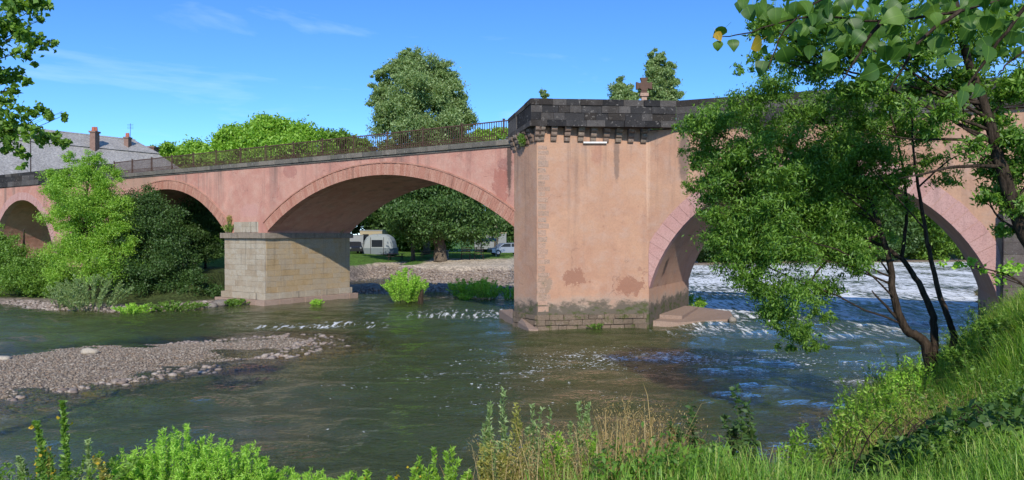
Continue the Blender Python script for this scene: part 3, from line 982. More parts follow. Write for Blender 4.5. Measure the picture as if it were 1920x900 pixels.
def ring(fr, A, thick, step, mat, proud=0.03, clip=None, gap=0.012, deep=0.45):
    a = math.asin(min(1.0, A['half'] / A['r']))
    n = max(6, int(2 * a * A['r'] / step))
    for i in range(n):
        a0 = -a + 2 * a * i / n
        a1 = -a + 2 * a * (i + 1) / n
        g = gap / A['r'] / 2
        pr = -(proud + random.uniform(-0.008, 0.012))
        r0 = A['r'] - 0.012
        r1 = A['r'] + thick + random.uniform(-0.015, 0.03)

        def pt(r, an, w):
            t = A['tc'] + r * math.sin(an)
            if clip:
                t = min(max(t, clip[0]), clip[1])
            return fr(t, w, A['zc'] + r * math.cos(an))
        q = [pt(r0, a0 + g, pr), pt(r0, a1 - g, pr), pt(r0, a1 - g, deep), pt(r0, a0 + g, deep),
             pt(r1, a0 + g, pr), pt(r1, a1 - g, pr), pt(r1, a1 - g, deep), pt(r1, a0 + g, deep)]
        if (q[4] - q[0]).length < 0.05:
            continue
        MB().hexa(q).build('voussoir', mat, bridge)


ring(FL, A1, 0.55, 0.135, 'brick_ring', gap=0.008)
ring(FL, A2, 0.52, 0.15, 'brick_ring', gap=0.008)
ring(FL, A3, 0.62, 0.26, 'pink_ring')
ring(FR, A4, 0.74, 0.44, 'pink_ring', clip=(0.035, 12.985))


def hood(fr, A, thick, mat, clip=None):
    """Thin raised course that follows the outside of an arch ring."""
    a = math.asin(min(1.0, A['half'] / A['r']))
    mb = MB()
    n = 60
    for i in range(n):
        q = []
        for w in (-0.06, 0.1):
            for an, r in ((i, thick), (i + 1, thick), (i + 1, thick + 0.07), (i, thick + 0.07)):
                t = A['tc'] + (A['r'] + r + 0.035) * math.sin(-a + 2 * a * an / n)
                if clip:
                    t = min(max(t, clip[0]), clip[1])
                q.append(fr(t, w, A['zc'] + (A['r'] + r + 0.035) * math.cos(-a + 2 * a * an / n)))
        mb.hexa([q[0], q[1], q[5], q[4], q[3], q[2], q[6], q[7]])
    mb.build('hood_course', mat, bridge)


hood(FL, A1, 0.55, 'brick_ring')
hood(FL, A2, 0.52, 'brick_ring')

# shared stone block meshes: chamfered, slightly irregular unit boxes
BLK = []
for kv in range(5):
    rb = random.Random(kv)
    mb = MB()
    c = 0.025
    j = lambda: rb.uniform(-0.015, 0.015)
    ring_pts = []
    for yy, ins in ((-0.5, c), (-0.5 + c, 0.0), (0.5, 0.0)):
        ring_pts.append([(-0.5 + ins + j(), yy, -0.5 + ins + j()), (0.5 - ins + j(), yy, -0.5 + ins + j()), (0.5 - ins + j(), yy, 0.5 - ins + j()), (-0.5 + ins + j(), yy, 0.5 - ins + j())])
    vs = [p for r_ in ring_pts for p in r_]
    fs = [(0, 1, 2, 3), (11, 10, 9, 8)]
    for k in range(2):
        for i in range(4):
            i2 = (i + 1) % 4
            fs.append((k * 4 + i2, k * 4 + i, k * 4 + 4 + i, k * 4 + 4 + i2))
    mb.poly(vs, fs)
    BLK.append(mb)
BLKM = {}


def block(parent, name, centre, size, rz, mat):
    """A stone: size (length, depth, height); local -y faces out."""
    k = random.randrange(5)
    key = (k, mat)
    if key not in BLKM:
        me = bpy.data.meshes.new('stone_block')
        me.from_pydata(BLK[k].v, [], BLK[k].f)
        me.materials.append(M[mat])
        BLKM[key] = me
    o = bpy.data.objects.new(name, BLKM[key])
    o.location = centre
    o.scale = size
    o.rotation_euler = (0, 0, rz)
    return link(o, parent)


def courses(parent, fr2, t0, t1, z0, hs_, lmin, lmax, mat, depth=0.3, proud=0.02, name='stone'):
    """Rows of stones on a face; fr2(t, w, z) with w<0 outwards."""
    rz = math.atan2(fr2.u[1], fr2.u[0])
    z = z0
    for h in hs_:
        t = t0
        while t < t1 - 0.02:
            l = random.uniform(lmin, lmax)
            if t1 - (t + l) < lmin * 0.6:
                l = t1 - t
            pr = proud + random.uniform(0, 0.012)
            block(parent, name, fr2(t + l / 2, depth / 2 - pr, z + h / 2), (l - 0.005, depth, h - 0.005), rz, mat)
            t += l
        z += h


def side_frame(fr, t, w):
    """Frame on the face of a pier that looks to +t."""
    p = fr(t, w, 0)
    return Frame(p.x, p.y, fr.n[0], fr.n[1])


def side_frame_left(fr, t, w):
    p = fr(t, w, 0)
    return Frame(p.x, p.y, -fr.n[0], -fr.n[1])


def river_pier(t0, t1, stones_on):
    core = MB()
    q = lambda a, b, c, d, z0, z1: core.hexa([FL(a, c, z0), FL(b, c, z0), FL(b, d, z0), FL(a, d, z0), FL(a, c, z1), FL(b, c, z1), FL(b, d, z1), FL(a, d, z1)])
    q(t0, t1, -0.02, WL, -1, 3.9)
    pier = core.build('pier', 'ashlar_mortar', bridge)
    if stones_on:
        hs_ = [0.34, 0.33, 0.30, 0.35, 0.31, 0.33, 0.29, 0.34, 0.30, 0.32]
        courses(pier, Frame(*FL(t0, -0.03, 0).xy, *FL.u), 0, t1 - t0, 0.68, hs_, 0.55, 1.25, 'ashlar')
        courses(pier, side_frame(FL, t1 + 0.01, 0.0), 0, WL, 0.68, hs_, 0.55, 1.3, 'ashlar_ochre')
    for z0, z1, e, nm in ((3.88, 4.20, 0.20, 'cornice'), (0.30, 0.68, 0.16, 'plinth'), (-0.6, 0.30, 0.42, 'footing')):
        fa_ = Frame(*FL(t0 - e, -0.05 - e, 0).xy, *FL.u)
        fb = side_frame(FL, t1 + e, -0.05 - e)
        mt = {'cornice': 'pier_cornice', 'plinth': 'ashlar', 'footing': 'footing'}[nm]
        if stones_on:
            courses(pier, fa_, 0, t1 - t0 + 2 * e, z0, [z1 - z0], 0.8, 1.4, mt, 0.55 + e, 0.0, nm + '_stone')
            courses(pier, fb, 0.0, WL + 2 * e, z0, [z1 - z0], 0.8, 1.5, mt, 0.55 + e, 0.0, nm + '_stone')
        else:
            MB().hexa([FL(a, b, zz) for zz in (z0, z1) for a, b in ((t0 - e, -e), (t1 + e, -e), (t1 + e, WL), (t0 - e, WL))]).build(nm, mt, pier)
    return pier


river_pier(-3.9, 0.0, True)
river_pier(-21.0, -17.1, False)
# yellow stones at the foot of the spandrel above the pier
pz = bridge
courses(bridge, Frame(*FL(-3.0, -0.01, 0).xy, *FL.u), 0, 2.3, 4.22, [0.34, 0.3], 0.6, 0.9, 'ashlar', 0.3, 0.02)

# edging stones along the low deck on the left, then the deck itself
def edging(fr, t0, t1, w, zt, h, dep, out, mat, step=(0.9, 1.5), name='edging_stone'):
    courses(bridge, Frame(*fr(t0, w, 0).xy, *fr.u), 0, t1 - t0, zt - h, [h], step[0], step[1], mat, dep, out, name)


edging(FL, -17.4, 17.35, 0, 8.36, 0.25, 0.6, 0.14, 'cornice_stone')
edging(FL, -17.4, 17.35, 0, 8.12, 0.10, 0.4, 0.06, 'cornice_stone')
MB().hexa([FL(a, b, zz) for zz in (8.05, 8.30) for a, b in ((-60, 0.5), (18.2, 0.5), (18.2, WL), (-60, WL))]).build('roadway', 'asphalt', bridge)
# solid parapet at the far left
courses(bridge, Frame(*FL(-60, 0.0, 0).xy, *FL.u), 0, 42.4, 8.12, [0.42, 0.42, 0.24], 0.8, 1.6, 'dark_stone', 0.45, 0.10, 'parapet_stone')

# tower pier
C0 = (1.06, 31.7)
C2 = (5.96, 32.5)
rb_ = FR(-0.03, 7.2, 0)
lb = FL(17.72, 6.45, 0)
la = FL(17.46, -0.03, 0)
tower = MB().prism([C0, C2, (rb_.x, rb_.y), (lb.x, lb.y), (la.x, la.y)], -1.0, 8.76).build('tower_wall', 'plaster_peach', bridge)
MB().prism([(la.x + 0.5, la.y - 0.1), (C0[0] + 0.1, C0[1] + 0.2), (C2[0], C2[1] + 0.2), (rb_.x, rb_.y), (lb.x, lb.y)], 8.5, 8.7).build('roadway', 'asphalt', bridge)
pr0, pr1 = FR(0, 0.3, 0), FR(26, 0.3, 0)
MB().hexa([FR(a, b, zz) for zz in (8.5, 8.70) for a, b in ((-0.3, 0.3), (26, 0.3), (26, WR), (-0.3, WR))]).build('roadway', 'asphalt', bridge)

# rough quoins climbing the tower corner
FT = Frame(C0[0], C0[1], C2[0] - C0[0], C2[1] - C0[1])
FS = Frame(la.x, la.y, C0[0] - la.x, C0[1] - la.y)
SL = math.hypot(C0[0] - la.x, C0[1] - la.y)
z = 0.75
i = 0
while z < 7.85:
    h = random.uniform(0.17, 0.34)
    l = random.uniform(0.30, 0.42) if i % 2 else random.uniform(0.38, 0.55)
    block(bridge, 'quoin', FT(l / 2 + 0.05, 0.134 + random.uniform(-0.006, 0.004), z + h / 2), (l, 0.28, h * random.uniform(0.7, 0.98)), math.atan2(FT.u[1], FT.u[0]), 'quoin')
    z += h
    i += 1
# rubble at the flood line of the tower
for fr_, ln in ((FT, 4.9), (FS, SL)):
    zz = -0.1
    for h in (0.27, 0.24, 0.22):
        t = 0.0
        while t < ln - 0.1:
            l = min(random.uniform(0.28, 0.62), ln - t)
            block(bridge, 'base_stone', fr_(t + l / 2, 0.10 - random.uniform(0.02, 0.06), zz + h / 2), (l - 0.02, 0.28, h - 0.02 + random.uniform(-0.03, 0.03)), math.atan2(fr_.u[1], fr_.u[0]), 'base_stone')
            t += l
        zz += h
# concrete aprons round the foot of the tower
MB().prism([(-0.62, 36.2), (0.70, 31.15), (1.1, 31.25), (1.05, 31.9), (0.3, 33.2), (0.9, 36.2)], -0.7, [0.40, 0.10, 0.06, 0.12, 0.55, 0.5]).build('apron', 'footing', bridge)
MB().prism([(6.1, 33.0), (7.5, 33.35), (10.5, 35.0), (11.3, 38.4), (9.3, 39.8), (8.0, 37.6)], -0.7, [0.25, 0.12, 0.10, 0.12, 0.3, 0.32]).build('apron', 'footing', bridge)
MB().prism([(6.75, 33.9), (7.9, 34.4), (9.6, 38.3), (8.7, 38.2)], -0.5, [0.42, 0.30, 0.34, 0.45]).build('apron', 'footing', bridge)

# parapet: blocks along a bent line
PA = Vector((-0.17, 33.42)); PB = Vector((0.80, 31.33)); PC = Vector((7.02, 31.72))
pd = FR(25.5, -0.12, 0)
PD = Vector((pd.x, pd.y))


def parapet_run(a, b, za, zb, rows, lmin, lmax, thick=0.42, mat='dark_stone', jit=0.02, name='parapet_stone'):
    """rows: (bottom fraction, top fraction, extra projection)."""
    d = (b - a)
    L_ = d.length
    d = d / L_
    n = Vector((-d.y, d.x))
    for r0, r1, out in rows:
        t = 0.0
        while t < L_ - 0.01:
            l = random.uniform(lmin, lmax)
            if L_ - (t + l) < lmin * 0.6:
                l = L_ - t
            s0, s1 = t + 0.006, t + l - 0.006
            o_ = out + random.uniform(-jit, jit)
            q = []
            for fz in (r0, r1):
                for s, w in ((s0, -o_), (s1, -o_), (s1, thick), (s0, thick)):
                    k_ = s / L_
                    zlo = za[0] + (zb[0] - za[0]) * k_
                    zhi = za[1] + (zb[1] - za[1]) * k_
                    p = a + d * s + n * w
                    q.append((p.x, p.y, zlo + (zhi - zlo) * fz + (0.006 if fz == r0 else -0.006)))
            MB().hexa(q).build(name, mat, bridge)
            t += l


ROWS = [(0.0, 0.235, 0.05), (0.235, 0.50, 0.0), (0.50, 0.765, 0.01), (0.765, 1.0, 0.035)]
parapet_run(PA, PB, (8.36, 9.28), (8.66, 9.83), [(0.0, 0.2, 0.03), (0.2, 0.8, 0.0), (0.8, 1.0, 0.03)], 0.7, 1.1)
parapet_run(PB, PC, (8.66, 9.83), (8.64, 9.80), ROWS, 0.42, 0.95, jit=0.025)
parapet_run(PC, PD, (8.64, 9.80), (8.46, 9.55), ROWS, 0.6, 1.3)
# parapet on the far side of the tower
far_a = Vector((4.2, 39.2)); far_b = Vector((9.6, 39.9))
parapet_run(far_a, far_b, (8.64, 9.6), (8.64, 9.6), [(0, 0.8, 0), (0.8, 1.0, 0.05)], 0.7, 1.2)
fe = FR(25, WR - 0.1, 0)
parapet_run(far_b, Vector((fe.x, fe.y)), (8.64, 9.6), (8.4, 9.3), [(0, 0.8, 0), (0.8, 1.0, 0.05)], 0.9, 1.5)

# corbels under the parapet, three stepped tongues each
def corbel(fr, t, zt, w=0.26, proj=0.36, hh=0.2):
    mb = MB()
    z1 = zt
    for s in (1.0, 0.68, 0.36):
        z0 = z1 - hh
        o_ = proj * s
        ww = w * (0.9 + 0.1 * s) / 2
        pts = [(-o_, z1), (-o_, z0 + hh * 0.45), (-o_ * 0.86, z0 + hh * 0.15), (-o_ * 0.6, z0 + 0.006), (0.05, z0 + 0.006), (0.05, z1)]
        vs = [fr(t - ww, a, b) for a, b in pts] + [fr(t + ww, a, b) for a, b in pts]
        n = len(pts)
        fs = [tuple(range(n)), tuple(reversed(range(n, 2 * n)))]
        for i in range(n):
            j2 = (i + 1) % n
            fs.append((i, n + i, n + j2, j2))
        mb.poly(vs, fs)
        z1 = z0
    return mb.build('corbel', 'corbel_stone', bridge)


for px in (1001, 1014, 1037, 1062, 1087.5, 1111, 1135, 1158, 1181, 1205):
    s = (px - HX) / F
    t = (s * C0[1] - C0[0]) / (FT.u[0] - s * FT.u[1])
    corbel(FT, max(0.02, t), 8.66 + random.uniform(-0.01, 0.01))
for k in range(5):
    corbel(FS, 0.12 + k * (SL - 0.2) / 4.6, 8.40 + 0.28 * k / 4.6, 0.22, 0.3)
# white pipe fixed to the wall under the corbels
a_, b_ = FT(2.02, -0.10, 8.03), FT(3.06, -0.10, 8.05)
MB().tube([a_, b_], 0.045, 8).build('pipe', m_plain('white_pipe', (0.72, 0.70, 0.66), 0.4), bridge)

# dark masonry abutment at the right end
rz_ = math.atan2(FR.u[1], FR.u[0])
ab = MB().hexa([FR(a, b, zz) for zz in (-1, 5.0) for a, b in ((13.05, -0.35), (24, -0.35), (24, 0.5), (13.05, 0.5))]).build('abutment', 'ashlar_mortar', bridge)
courses(ab, Frame(*FR(13.03, -0.37, 0).xy, *FR.u), 0, 6.5, 0.2, [0.38, 0.42, 0.4, 0.36, 0.42, 0.4, 0.38, 0.4, 0.42, 0.38, 0.4, 0.36], 0.6, 1.2, 'abut_stone', 0.4, 0.02)

# stone cross on the far parapet
cx = P(1207, 187, 39.5)
crs = empty('stone_cross', (cx.x, cx.y, 9.6), 'brown stone cross with flared arms rising behind the dark parapet', 'cross')
MB().prism([(cx.x - 0.14, cx.y - 0.12), (cx.x + 0.14, cx.y - 0.12), (cx.x + 0.12, cx.y + 0.12), (cx.x - 0.12, cx.y + 0.12)], 9.6, 11.45).build('shaft', 'quoin', crs)
mb = MB()
cc = Vector((cx.x, cx.y, 12.0))
for ang in range(4):
    a = ang * math.pi / 2
    ex = Vector((math.cos(a), 0, math.sin(a)))
    ez = Vector((-math.sin(a), 0, math.cos(a)))
    e0, e1 = 0.06, 0.42
    q = []
    for yy in (-0.11, 0.11):
        for e, h in ((e0, 0.08), (e1, 0.20)):
            q += [cc + ex * e - ez * h + Vector((0, yy, 0)), cc + ex * e + ez * h + Vector((0, yy, 0))]
    mb.hexa([q[0], q[2], q[6], q[4], q[1], q[3], q[7], q[5]])
mb.tube([cc + Vector((0, -0.13, 0)), cc + Vector((0, 0.13, 0))], 0.27, 12)
mb.build('cross_head', 'rust_iron', crs)
MB().prism([(cx.x - 0.22, cx.y - 0.2), (cx.x + 0.22, cx.y - 0.2), (cx.x + 0.22, cx.y + 0.2), (cx.x - 0.22, cx.y + 0.2)], 11.43, 11.6).build('collar', 'quoin', crs)


# iron railings
def railing(w, t0, t1, mat, z0=8.36):
    rl = MB()
    for zz, th in ((0.90, 0.05), (0.10, 0.035), (0.27, 0.03)):
        rl.hexa([FL(a, w + b, z0 + zz + c) for c in (-th / 2, th / 2) for a, b in ((t0, -0.03), (t1, -0.03), (t1, 0.03), (t0, 0.03))])
    r_ = rl.build('railing', mat, bridge)
    pm = None
    step = 0.135
    n = int((t1 - t0) / step)
    rz = math.atan2(FL.u[1], FL.u[0])
    lm = None
    for i in range(n + 1):
        t = t0 + i * step
        if i % 18 == 0:
            if lm is None:
                m2 = MB().box((0, 0, 0.48), (0.06, 0.06, 0.96))
                m2.box((0, 0, 0.98), (0.09, 0.09, 0.05))
                o = m2.build('post', mat, None)
                COL.objects.unlink(o)
                lm = o.data
                bpy.data.objects.remove(o)
            o = bpy.data.objects.new('post', lm)
        else:
            if pm is None:
                m2 = MB().box((0, 0, 0.45), (0.028, 0.028, 0.9))
                m2.tube([(-0.045, 0, 0.185), (0, 0, 0.245), (0.045, 0, 0.185), (0, 0, 0.125), (-0.045, 0, 0.185)], 0.012, 4, False)
                o = m2.build('picket', mat, None)
                COL.objects.unlink(o)
                pm = o.data
                bpy.data.objects.remove(o)
            o = bpy.data.objects.new('picket', pm)
        o.location = FL(t, w, z0)
        o.rotation_euler = (0, 0, rz)
        link(o, r_)


railing(0.22, -17.3, 17.3, 'rust_iron')
railing(WL - 0.22, -17.3, 18.0, 'rust_iron', 8.3)

# lamp pole at the far left end of the bridge
lp = P(58, 318, 60)
pole = empty('lamp_pole', (lp.x, lp.y, 8.3), 'thin dark pole standing on the bridge in front of the slate roof', 'pole')
MB().tube([(lp.x, lp.y, 8.3), (lp.x, lp.y, 8.6)], 0.09, 8).build('base', 'dark_iron', pole)
MB().tube([(lp.x, lp.y, 8.6), (lp.x, lp.y, 11.8)], [0.045, 0.035], 8).build('shaft', 'dark_iron', pole)
MB().tube([(lp.x, lp.y, 11.8), (lp.x, lp.y, 11.95)], [0.06, 0.02], 8).build('cap', 'dark_iron', pole)

# ------------------------------------------------------------------ house with slate roof behind the left end
def m_slate():
    k = NT('slate')
    p = k.pos()
    f = k.noise(p, 0.5, 6, 0.6)
    col = k.ramp(f, [(0.3, (0.38, 0.355, 0.325)), (0.7, (0.55, 0.52, 0.48))])
    fine = k.noise(k.pos((1, 1, 3)), 5.0, 6, 0.75)
    col = k.mix(k.ramp(fine, [(0.42, 0.6), (0.58, 0.0)]), col, (0.09, 0.085, 0.08))
    rows = k.n('ShaderNodeTexWave', Vector=k.pos((0, 0, 1)), Scale=1.9, Distortion=1.2, Detail=3)
    return k.done(k.principled(col, 0.5, k.bump(k.math('ADD', rows.outputs['Fac'], fine), 0.6, 0.06), spec=0.5))


M['slate'] = m_slate()
M['house_wall'] = m_plain('house_wall', (0.36, 0.30, 0.23), 0.9)
M['chimney'] = m_plain('chimney', (0.22, 0.14, 0.11), 0.9, 0, 0.35, 3)
M['terracotta'] = m_plain('terracotta', (0.38, 0.13, 0.08), 0.8)
r0 = P(-70, 229, 72); r1 = P(252, 263, 86)
house = empty('house', ((r0.x + r1.x) / 2, (r0.y + r1.y) / 2, 1.5), 'old house under a broad grey slate roof behind the left end of the bridge', 'house')
ax = Vector((r1.x - r0.x, r1.y - r0.y, 0)).normalized()
nx = Vector((ax.y, -ax.x, 0))                                   # towards the river
zr = (r0.z + r1.z) / 2


def HP(s, w, z_):
    p = Vector((r0.x, r0.y, 0)) + ax * s + nx * w
    return Vector((p.x, p.y, z_))


RL = (Vector((r1.x, r1.y, 0)) - Vector((r0.x, r0.y, 0))).length
mb = MB()
mb.hexa([HP(s, w, zz) for zz in (1.0, 9.4) for s, w in ((-2, 6.8), (RL + 4.6, 6.8), (RL + 4.6, -6.8), (-2, -6.8))])
hw = mb.build('wall', 'house_wall', house)
# lower, steeper roof with hipped ends, then the flatter upper one
def hip(s0, s1, w0, z0_, s2, s3, w1, z1_, nm):
    a = [HP(s0, w0, z0_), HP(s1, w0, z0_), HP(s1, -w0, z0_), HP(s0, -w0, z0_)]
    b = [HP(s2, w1, z1_), HP(s3, w1, z1_), HP(s3, -w1, z1_), HP(s2, -w1, z1_)]
    return MB().hexa(a + b).build(nm, 'slate', house)


lower_roof = hip(-3, RL + 5.6, 7.4, 9.3, -2, RL + 1.5, 2.2, zr - 1.5, 'lower_roof')
upper_roof = hip(-2.3, RL + 1.75, 2.45, zr - 1.54, -1.5, RL + 0.1, 0.08, zr, 'upper_roof')
MB().tube([HP(-1.5, 0, zr + 0.02), HP(RL + 0.1, 0, zr + 0.02)], 0.14, 8).build('ridge', 'slate', upper_roof)


def chimney(px, py0, py1, Y, wpx, pots, label):
    c = P(px, py1, Y)
    top = P(px, py0, Y).z
    w = wpx * Y / F
    ch = MB().box((c.x, c.y, (c.z - 1.5 + top) / 2), (w, w * 1.5, top - c.z + 1.5)).box((c.x, c.y, top - 0.05), (w * 1.3, w * 1.85, 0.18)).build('chimney', 'chimney', house)
    for k in range(pots):
        q = Vector((c.x + (k - (pots - 1) / 2) * w / max(1, pots), c.y - 0.1 * (k % 2), top))
        MB().tube([q, q + Vector((0, 0, 0.5))], [0.14, 0.11], 8).build('chimney_pot', 'terracotta', ch)
    return ch


chimney(178, 247, 258, 80, 10, 3, '')
c2 = chimney(240, 258, 262, 84, 8, 2, '')
an = P(245, 258, 84)
mb = MB().tube([an, an + Vector((0, 0, 1.6))], 0.025, 5)
for k in range(4):
    zz = 1.0 + 0.16 * k
    mb.tube([an + Vector((-0.35, 0, zz)), an + Vector((0.35, 0, zz))], 0.012, 4)
mb.build('antenna', 'dark_iron', house)
chimney(287, 276, 292, 88, 13, 0, '')


# ------------------------------------------------------------------ trees beyond the bridge
def V3(px, py, Y, dx=0, dy=0):
    v = P(px, py, Y)
    return (v.x + dx, v.y + dy, v.z)


def on_ground(px, Y):
    X = (px - HX) / F * Y
    return (X, Y, gz(X, Y) - 0.1)


g = on_ground(800, 92)
tree('poplar_tree', 'tall grey-green tree rising above the railing beside the dark parapet', 'tree',
     [g, V3(798, 300, 92), V3(792, 200, 92), V3(785, 120, 92)], (0.5, 0.08),
     [pxblob(776, 106, 92, 18, 16), pxblob(755, 118, 92, 18, 14), pxblob(740, 140, 92, 26, 28), pxblob(712, 140, 92, 14, 14), pxblob(785, 132, 91, 36, 28), pxblob(830, 138, 92, 24, 24), pxblob(848, 165, 92, 18, 24), pxblob(712, 180, 92, 22, 34), pxblob(870, 225, 92, 16, 30), pxblob(780, 190, 90, 62, 46, 1.2), pxblob(845, 195, 92, 32, 42), pxblob(725, 225, 92, 30, 30, .8),
      pxblob(790, 250, 90, 66, 40, 1.1), pxblob(858, 240, 92, 28, 36), pxblob(735, 285, 92, 34, 34, .6), pxblob(810, 310, 92, 70, 50, .6)],
     1750, 0.34, 0.14, 'leaf_poplar', 'bark_grey', clump=0.25, shell=0.55)
g = on_ground(825, 78)
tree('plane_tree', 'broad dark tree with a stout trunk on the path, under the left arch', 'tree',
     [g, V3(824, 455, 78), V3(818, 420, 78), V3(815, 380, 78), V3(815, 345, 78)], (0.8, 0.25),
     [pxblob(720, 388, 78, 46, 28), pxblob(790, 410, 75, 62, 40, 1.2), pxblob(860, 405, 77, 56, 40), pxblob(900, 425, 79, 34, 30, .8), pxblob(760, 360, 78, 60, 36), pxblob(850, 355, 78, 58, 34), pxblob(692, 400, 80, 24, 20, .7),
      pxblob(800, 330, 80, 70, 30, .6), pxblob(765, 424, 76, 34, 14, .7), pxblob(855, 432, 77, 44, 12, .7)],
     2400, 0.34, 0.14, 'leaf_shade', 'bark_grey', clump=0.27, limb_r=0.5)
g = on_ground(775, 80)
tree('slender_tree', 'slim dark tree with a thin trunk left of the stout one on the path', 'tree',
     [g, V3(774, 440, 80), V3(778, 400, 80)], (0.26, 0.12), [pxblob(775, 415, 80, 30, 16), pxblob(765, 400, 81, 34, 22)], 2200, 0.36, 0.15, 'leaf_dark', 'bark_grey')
# bright crowns behind the railing
for (px, bl, Y, nm, lab, leaf) in (
    (500, [pxblob(500, 262, 88, 62, 36), pxblob(440, 275, 88, 42, 26), pxblob(555, 270, 88, 44, 30), pxblob(490, 245, 89, 32, 20, .9), pxblob(530, 295, 88, 60, 28), pxblob(430, 305, 88, 50, 28), pxblob(510, 335, 88, 60, 30, .6)], 88,
     'leafy_tree', 'round bright green tree behind the middle of the railing', 'leaf_bright'),
    (345, [pxblob(345, 290, 92, 42, 20), pxblob(310, 298, 92, 26, 20), pxblob(385, 296, 92, 24, 20), pxblob(345, 318, 92, 50, 24, .7)], 92,
     'leafy_tree', 'low bright green tree between the slate roof and the round tree', 'leaf_bright'),
    (640, [pxblob(640, 272, 95, 36, 16), pxblob(610, 262, 95, 12, 16, .7), pxblob(675, 276, 95, 26, 14), pxblob(640, 295, 95, 55, 24, .8)], 95,
     'leafy_tree', 'low green tree behind the railing, left of the tall grey-green tree', 'leaf_mid'),
    (930, [pxblob(935, 250, 100, 16, 10, .8), pxblob(905, 262, 100, 24, 16), pxblob(935, 285, 100, 40, 22, .6)], 100,
     'leafy_tree', 'green tree top peeping over the railing beside the dark parapet corner', 'leaf_bright'),
):
    tree(nm, lab, 'tree', [on_ground(px, Y), V3(px, 400, Y), V3(px, 300, Y)], (0.32, 0.1), bl, 3000, 0.42, 0.2, leaf, 'bark_grey', clump=0.28, group='green trees behind the railing')
# poplars behind the tower
for px, Y, bl, lab in (
    (1235, 96, [pxblob(1232, 112, 96, 14, 16), pxblob(1225, 140, 96, 24, 24), pxblob(1248, 145, 96, 18, 30), pxblob(1218, 170, 96, 20, 26), pxblob(1252, 180, 96, 24, 24), pxblob(1235, 210, 96, 34, 36, .7)], 'taller silvery poplar behind the stone cross'),
    (1167, 94, [pxblob(1163, 160, 94, 10, 16), pxblob(1166, 175, 94, 20, 16), pxblob(1185, 185, 94, 16, 14), pxblob(1168, 210, 94, 30, 30, .7)], 'smaller poplar left of the stone cross'),
    (1018, 96, [pxblob(1017, 170, 96, 5, 9), pxblob(1022, 180, 96, 8, 8), pxblob(1022, 200, 96, 12, 16, .7)], 'poplar tip just showing above the dark parapet corner'),
):
    tree('poplar_tree', lab, 'tree', [on_ground(px, Y), V3(px, 350, Y), V3(px, 200, Y), V3(px, bl[0][0][2] and 190, Y)], (0.3, 0.06), bl, 3000, 0.36, 0.16, 'leaf_poplar', 'bark_grey', clump=0.24, shell=0.7, limbs=True, group='poplars behind the tower')

# wood on the far bank seen through the right arch, and behind the camp site
labs = ['first', 'second', 'third', 'fourth', 'fifth', 'sixth', 'seventh', 'first rear-row', 'second rear-row', 'third rear-row', 'fourth rear-row']
for i, (X, Y, h, w) in enumerate(((30, 108, 11, 5.5), (37, 112, 13, 6), (44, 113, 12, 5.5), (51, 115, 14, 6.5), (59, 117, 12, 6), (67, 119, 14, 6.5), (76, 121, 13, 6), (33, 120, 15, 7), (47, 124, 16, 7.5), (61, 128, 16, 7.5), (76, 131, 16, 8))):
    z0 = gz(X, Y)
    bl = []
    for k in range(13):
        a = random.uniform(0, 6.28)
        rr = random.uniform(0.1, 0.7) * w
        zz = z0 + random.choice((0.14, 0.3, 0.45, 0.6, 0.75, 0.85)) * h
        bl.append(((X + rr * math.cos(a), Y + rr * math.sin(a) * 0.7, zz), (w * 0.42, w * 0.42, h * 0.17), 1))
    tree('riverside_tree', '%s dark green tree from the left on the far bank beyond the right arch' % labs[i], 'tree',
         [(X, Y, z0 - 0.1), (X + 0.3, Y, z0 + h * 0.4), (X, Y, z0 + h * 0.8)], (0.3, 0.1), bl, 820, 0.55, 0.26, 'leaf_mid' if i % 2 else 'leaf_dark', group='trees on the far bank')
for i, (X, Y, h, w) in enumerate(((-24, 106, 12, 7), (-13, 112, 13, 7), (-2, 110, 12, 6.5), (9, 112, 13, 7), (-36, 100, 12, 7))):
    z0 = gz(X, Y)
    bl = []
    for k in range(9):
        a = random.uniform(0, 6.28)
        rr = random.uniform(0.1, 0.75) * w
        zz = z0 + random.choice((0.15, 0.3, 0.45, 0.6, 0.75)) * h
        bl.append(((X + rr * math.cos(a), Y + rr * math.sin(a) * 0.7, zz), (w * 0.42, w * 0.42, h * 0.17), 1))
    tree('camp_tree', '%s leafy tree from the left at the back of the camp site' % ['second', 'third', 'fourth', 'last', 'first'][i], 'tree',
         [(X, Y, z0 - 0.1), (X + 0.3, Y, z0 + h * 0.4), (X, Y, z0 + h * 0.8)], (0.3, 0.1), bl, 820, 0.55, 0.26, 'leaf_mid' if i % 2 else 'leaf_dark', 'bark_grey', group='trees at the back of the camp site')

# ------------------------------------------------------------------ left bank trees
g = on_ground(165, 45)
tree('bushy_tree', 'bushy tree with a light green top in front of the bridge at left', 'tree',
     [g, V3(165, 500, 45), V3(160, 420, 45), V3(165, 350, 45)], (0.2, 0.05),
     [pxblob(178, 298, 45, 16, 16, .8), pxblob(140, 305, 45, 14, 14, .7), pxblob(95, 325, 45, 14, 14, .7), pxblob(232, 380, 45, 18, 18, .7), pxblob(160, 318, 45, 28, 30), pxblob(115, 345, 45, 32, 30), pxblob(195, 345, 45, 34, 32), pxblob(150, 380, 44, 52, 38, 1.1), pxblob(205, 400, 45, 42, 40), pxblob(110, 400, 46, 30, 36, .8), pxblob(150, 435, 45, 46, 36), pxblob(205, 455, 45, 48, 36),
      pxblob(120, 480, 46, 40, 36, .9), pxblob(185, 505, 45, 58, 34, .9), pxblob(225, 430, 45, 30, 30, .7)],
     5600, 0.135, 0.048, 'leaf_bright', clump=0.25, shell=0.55)
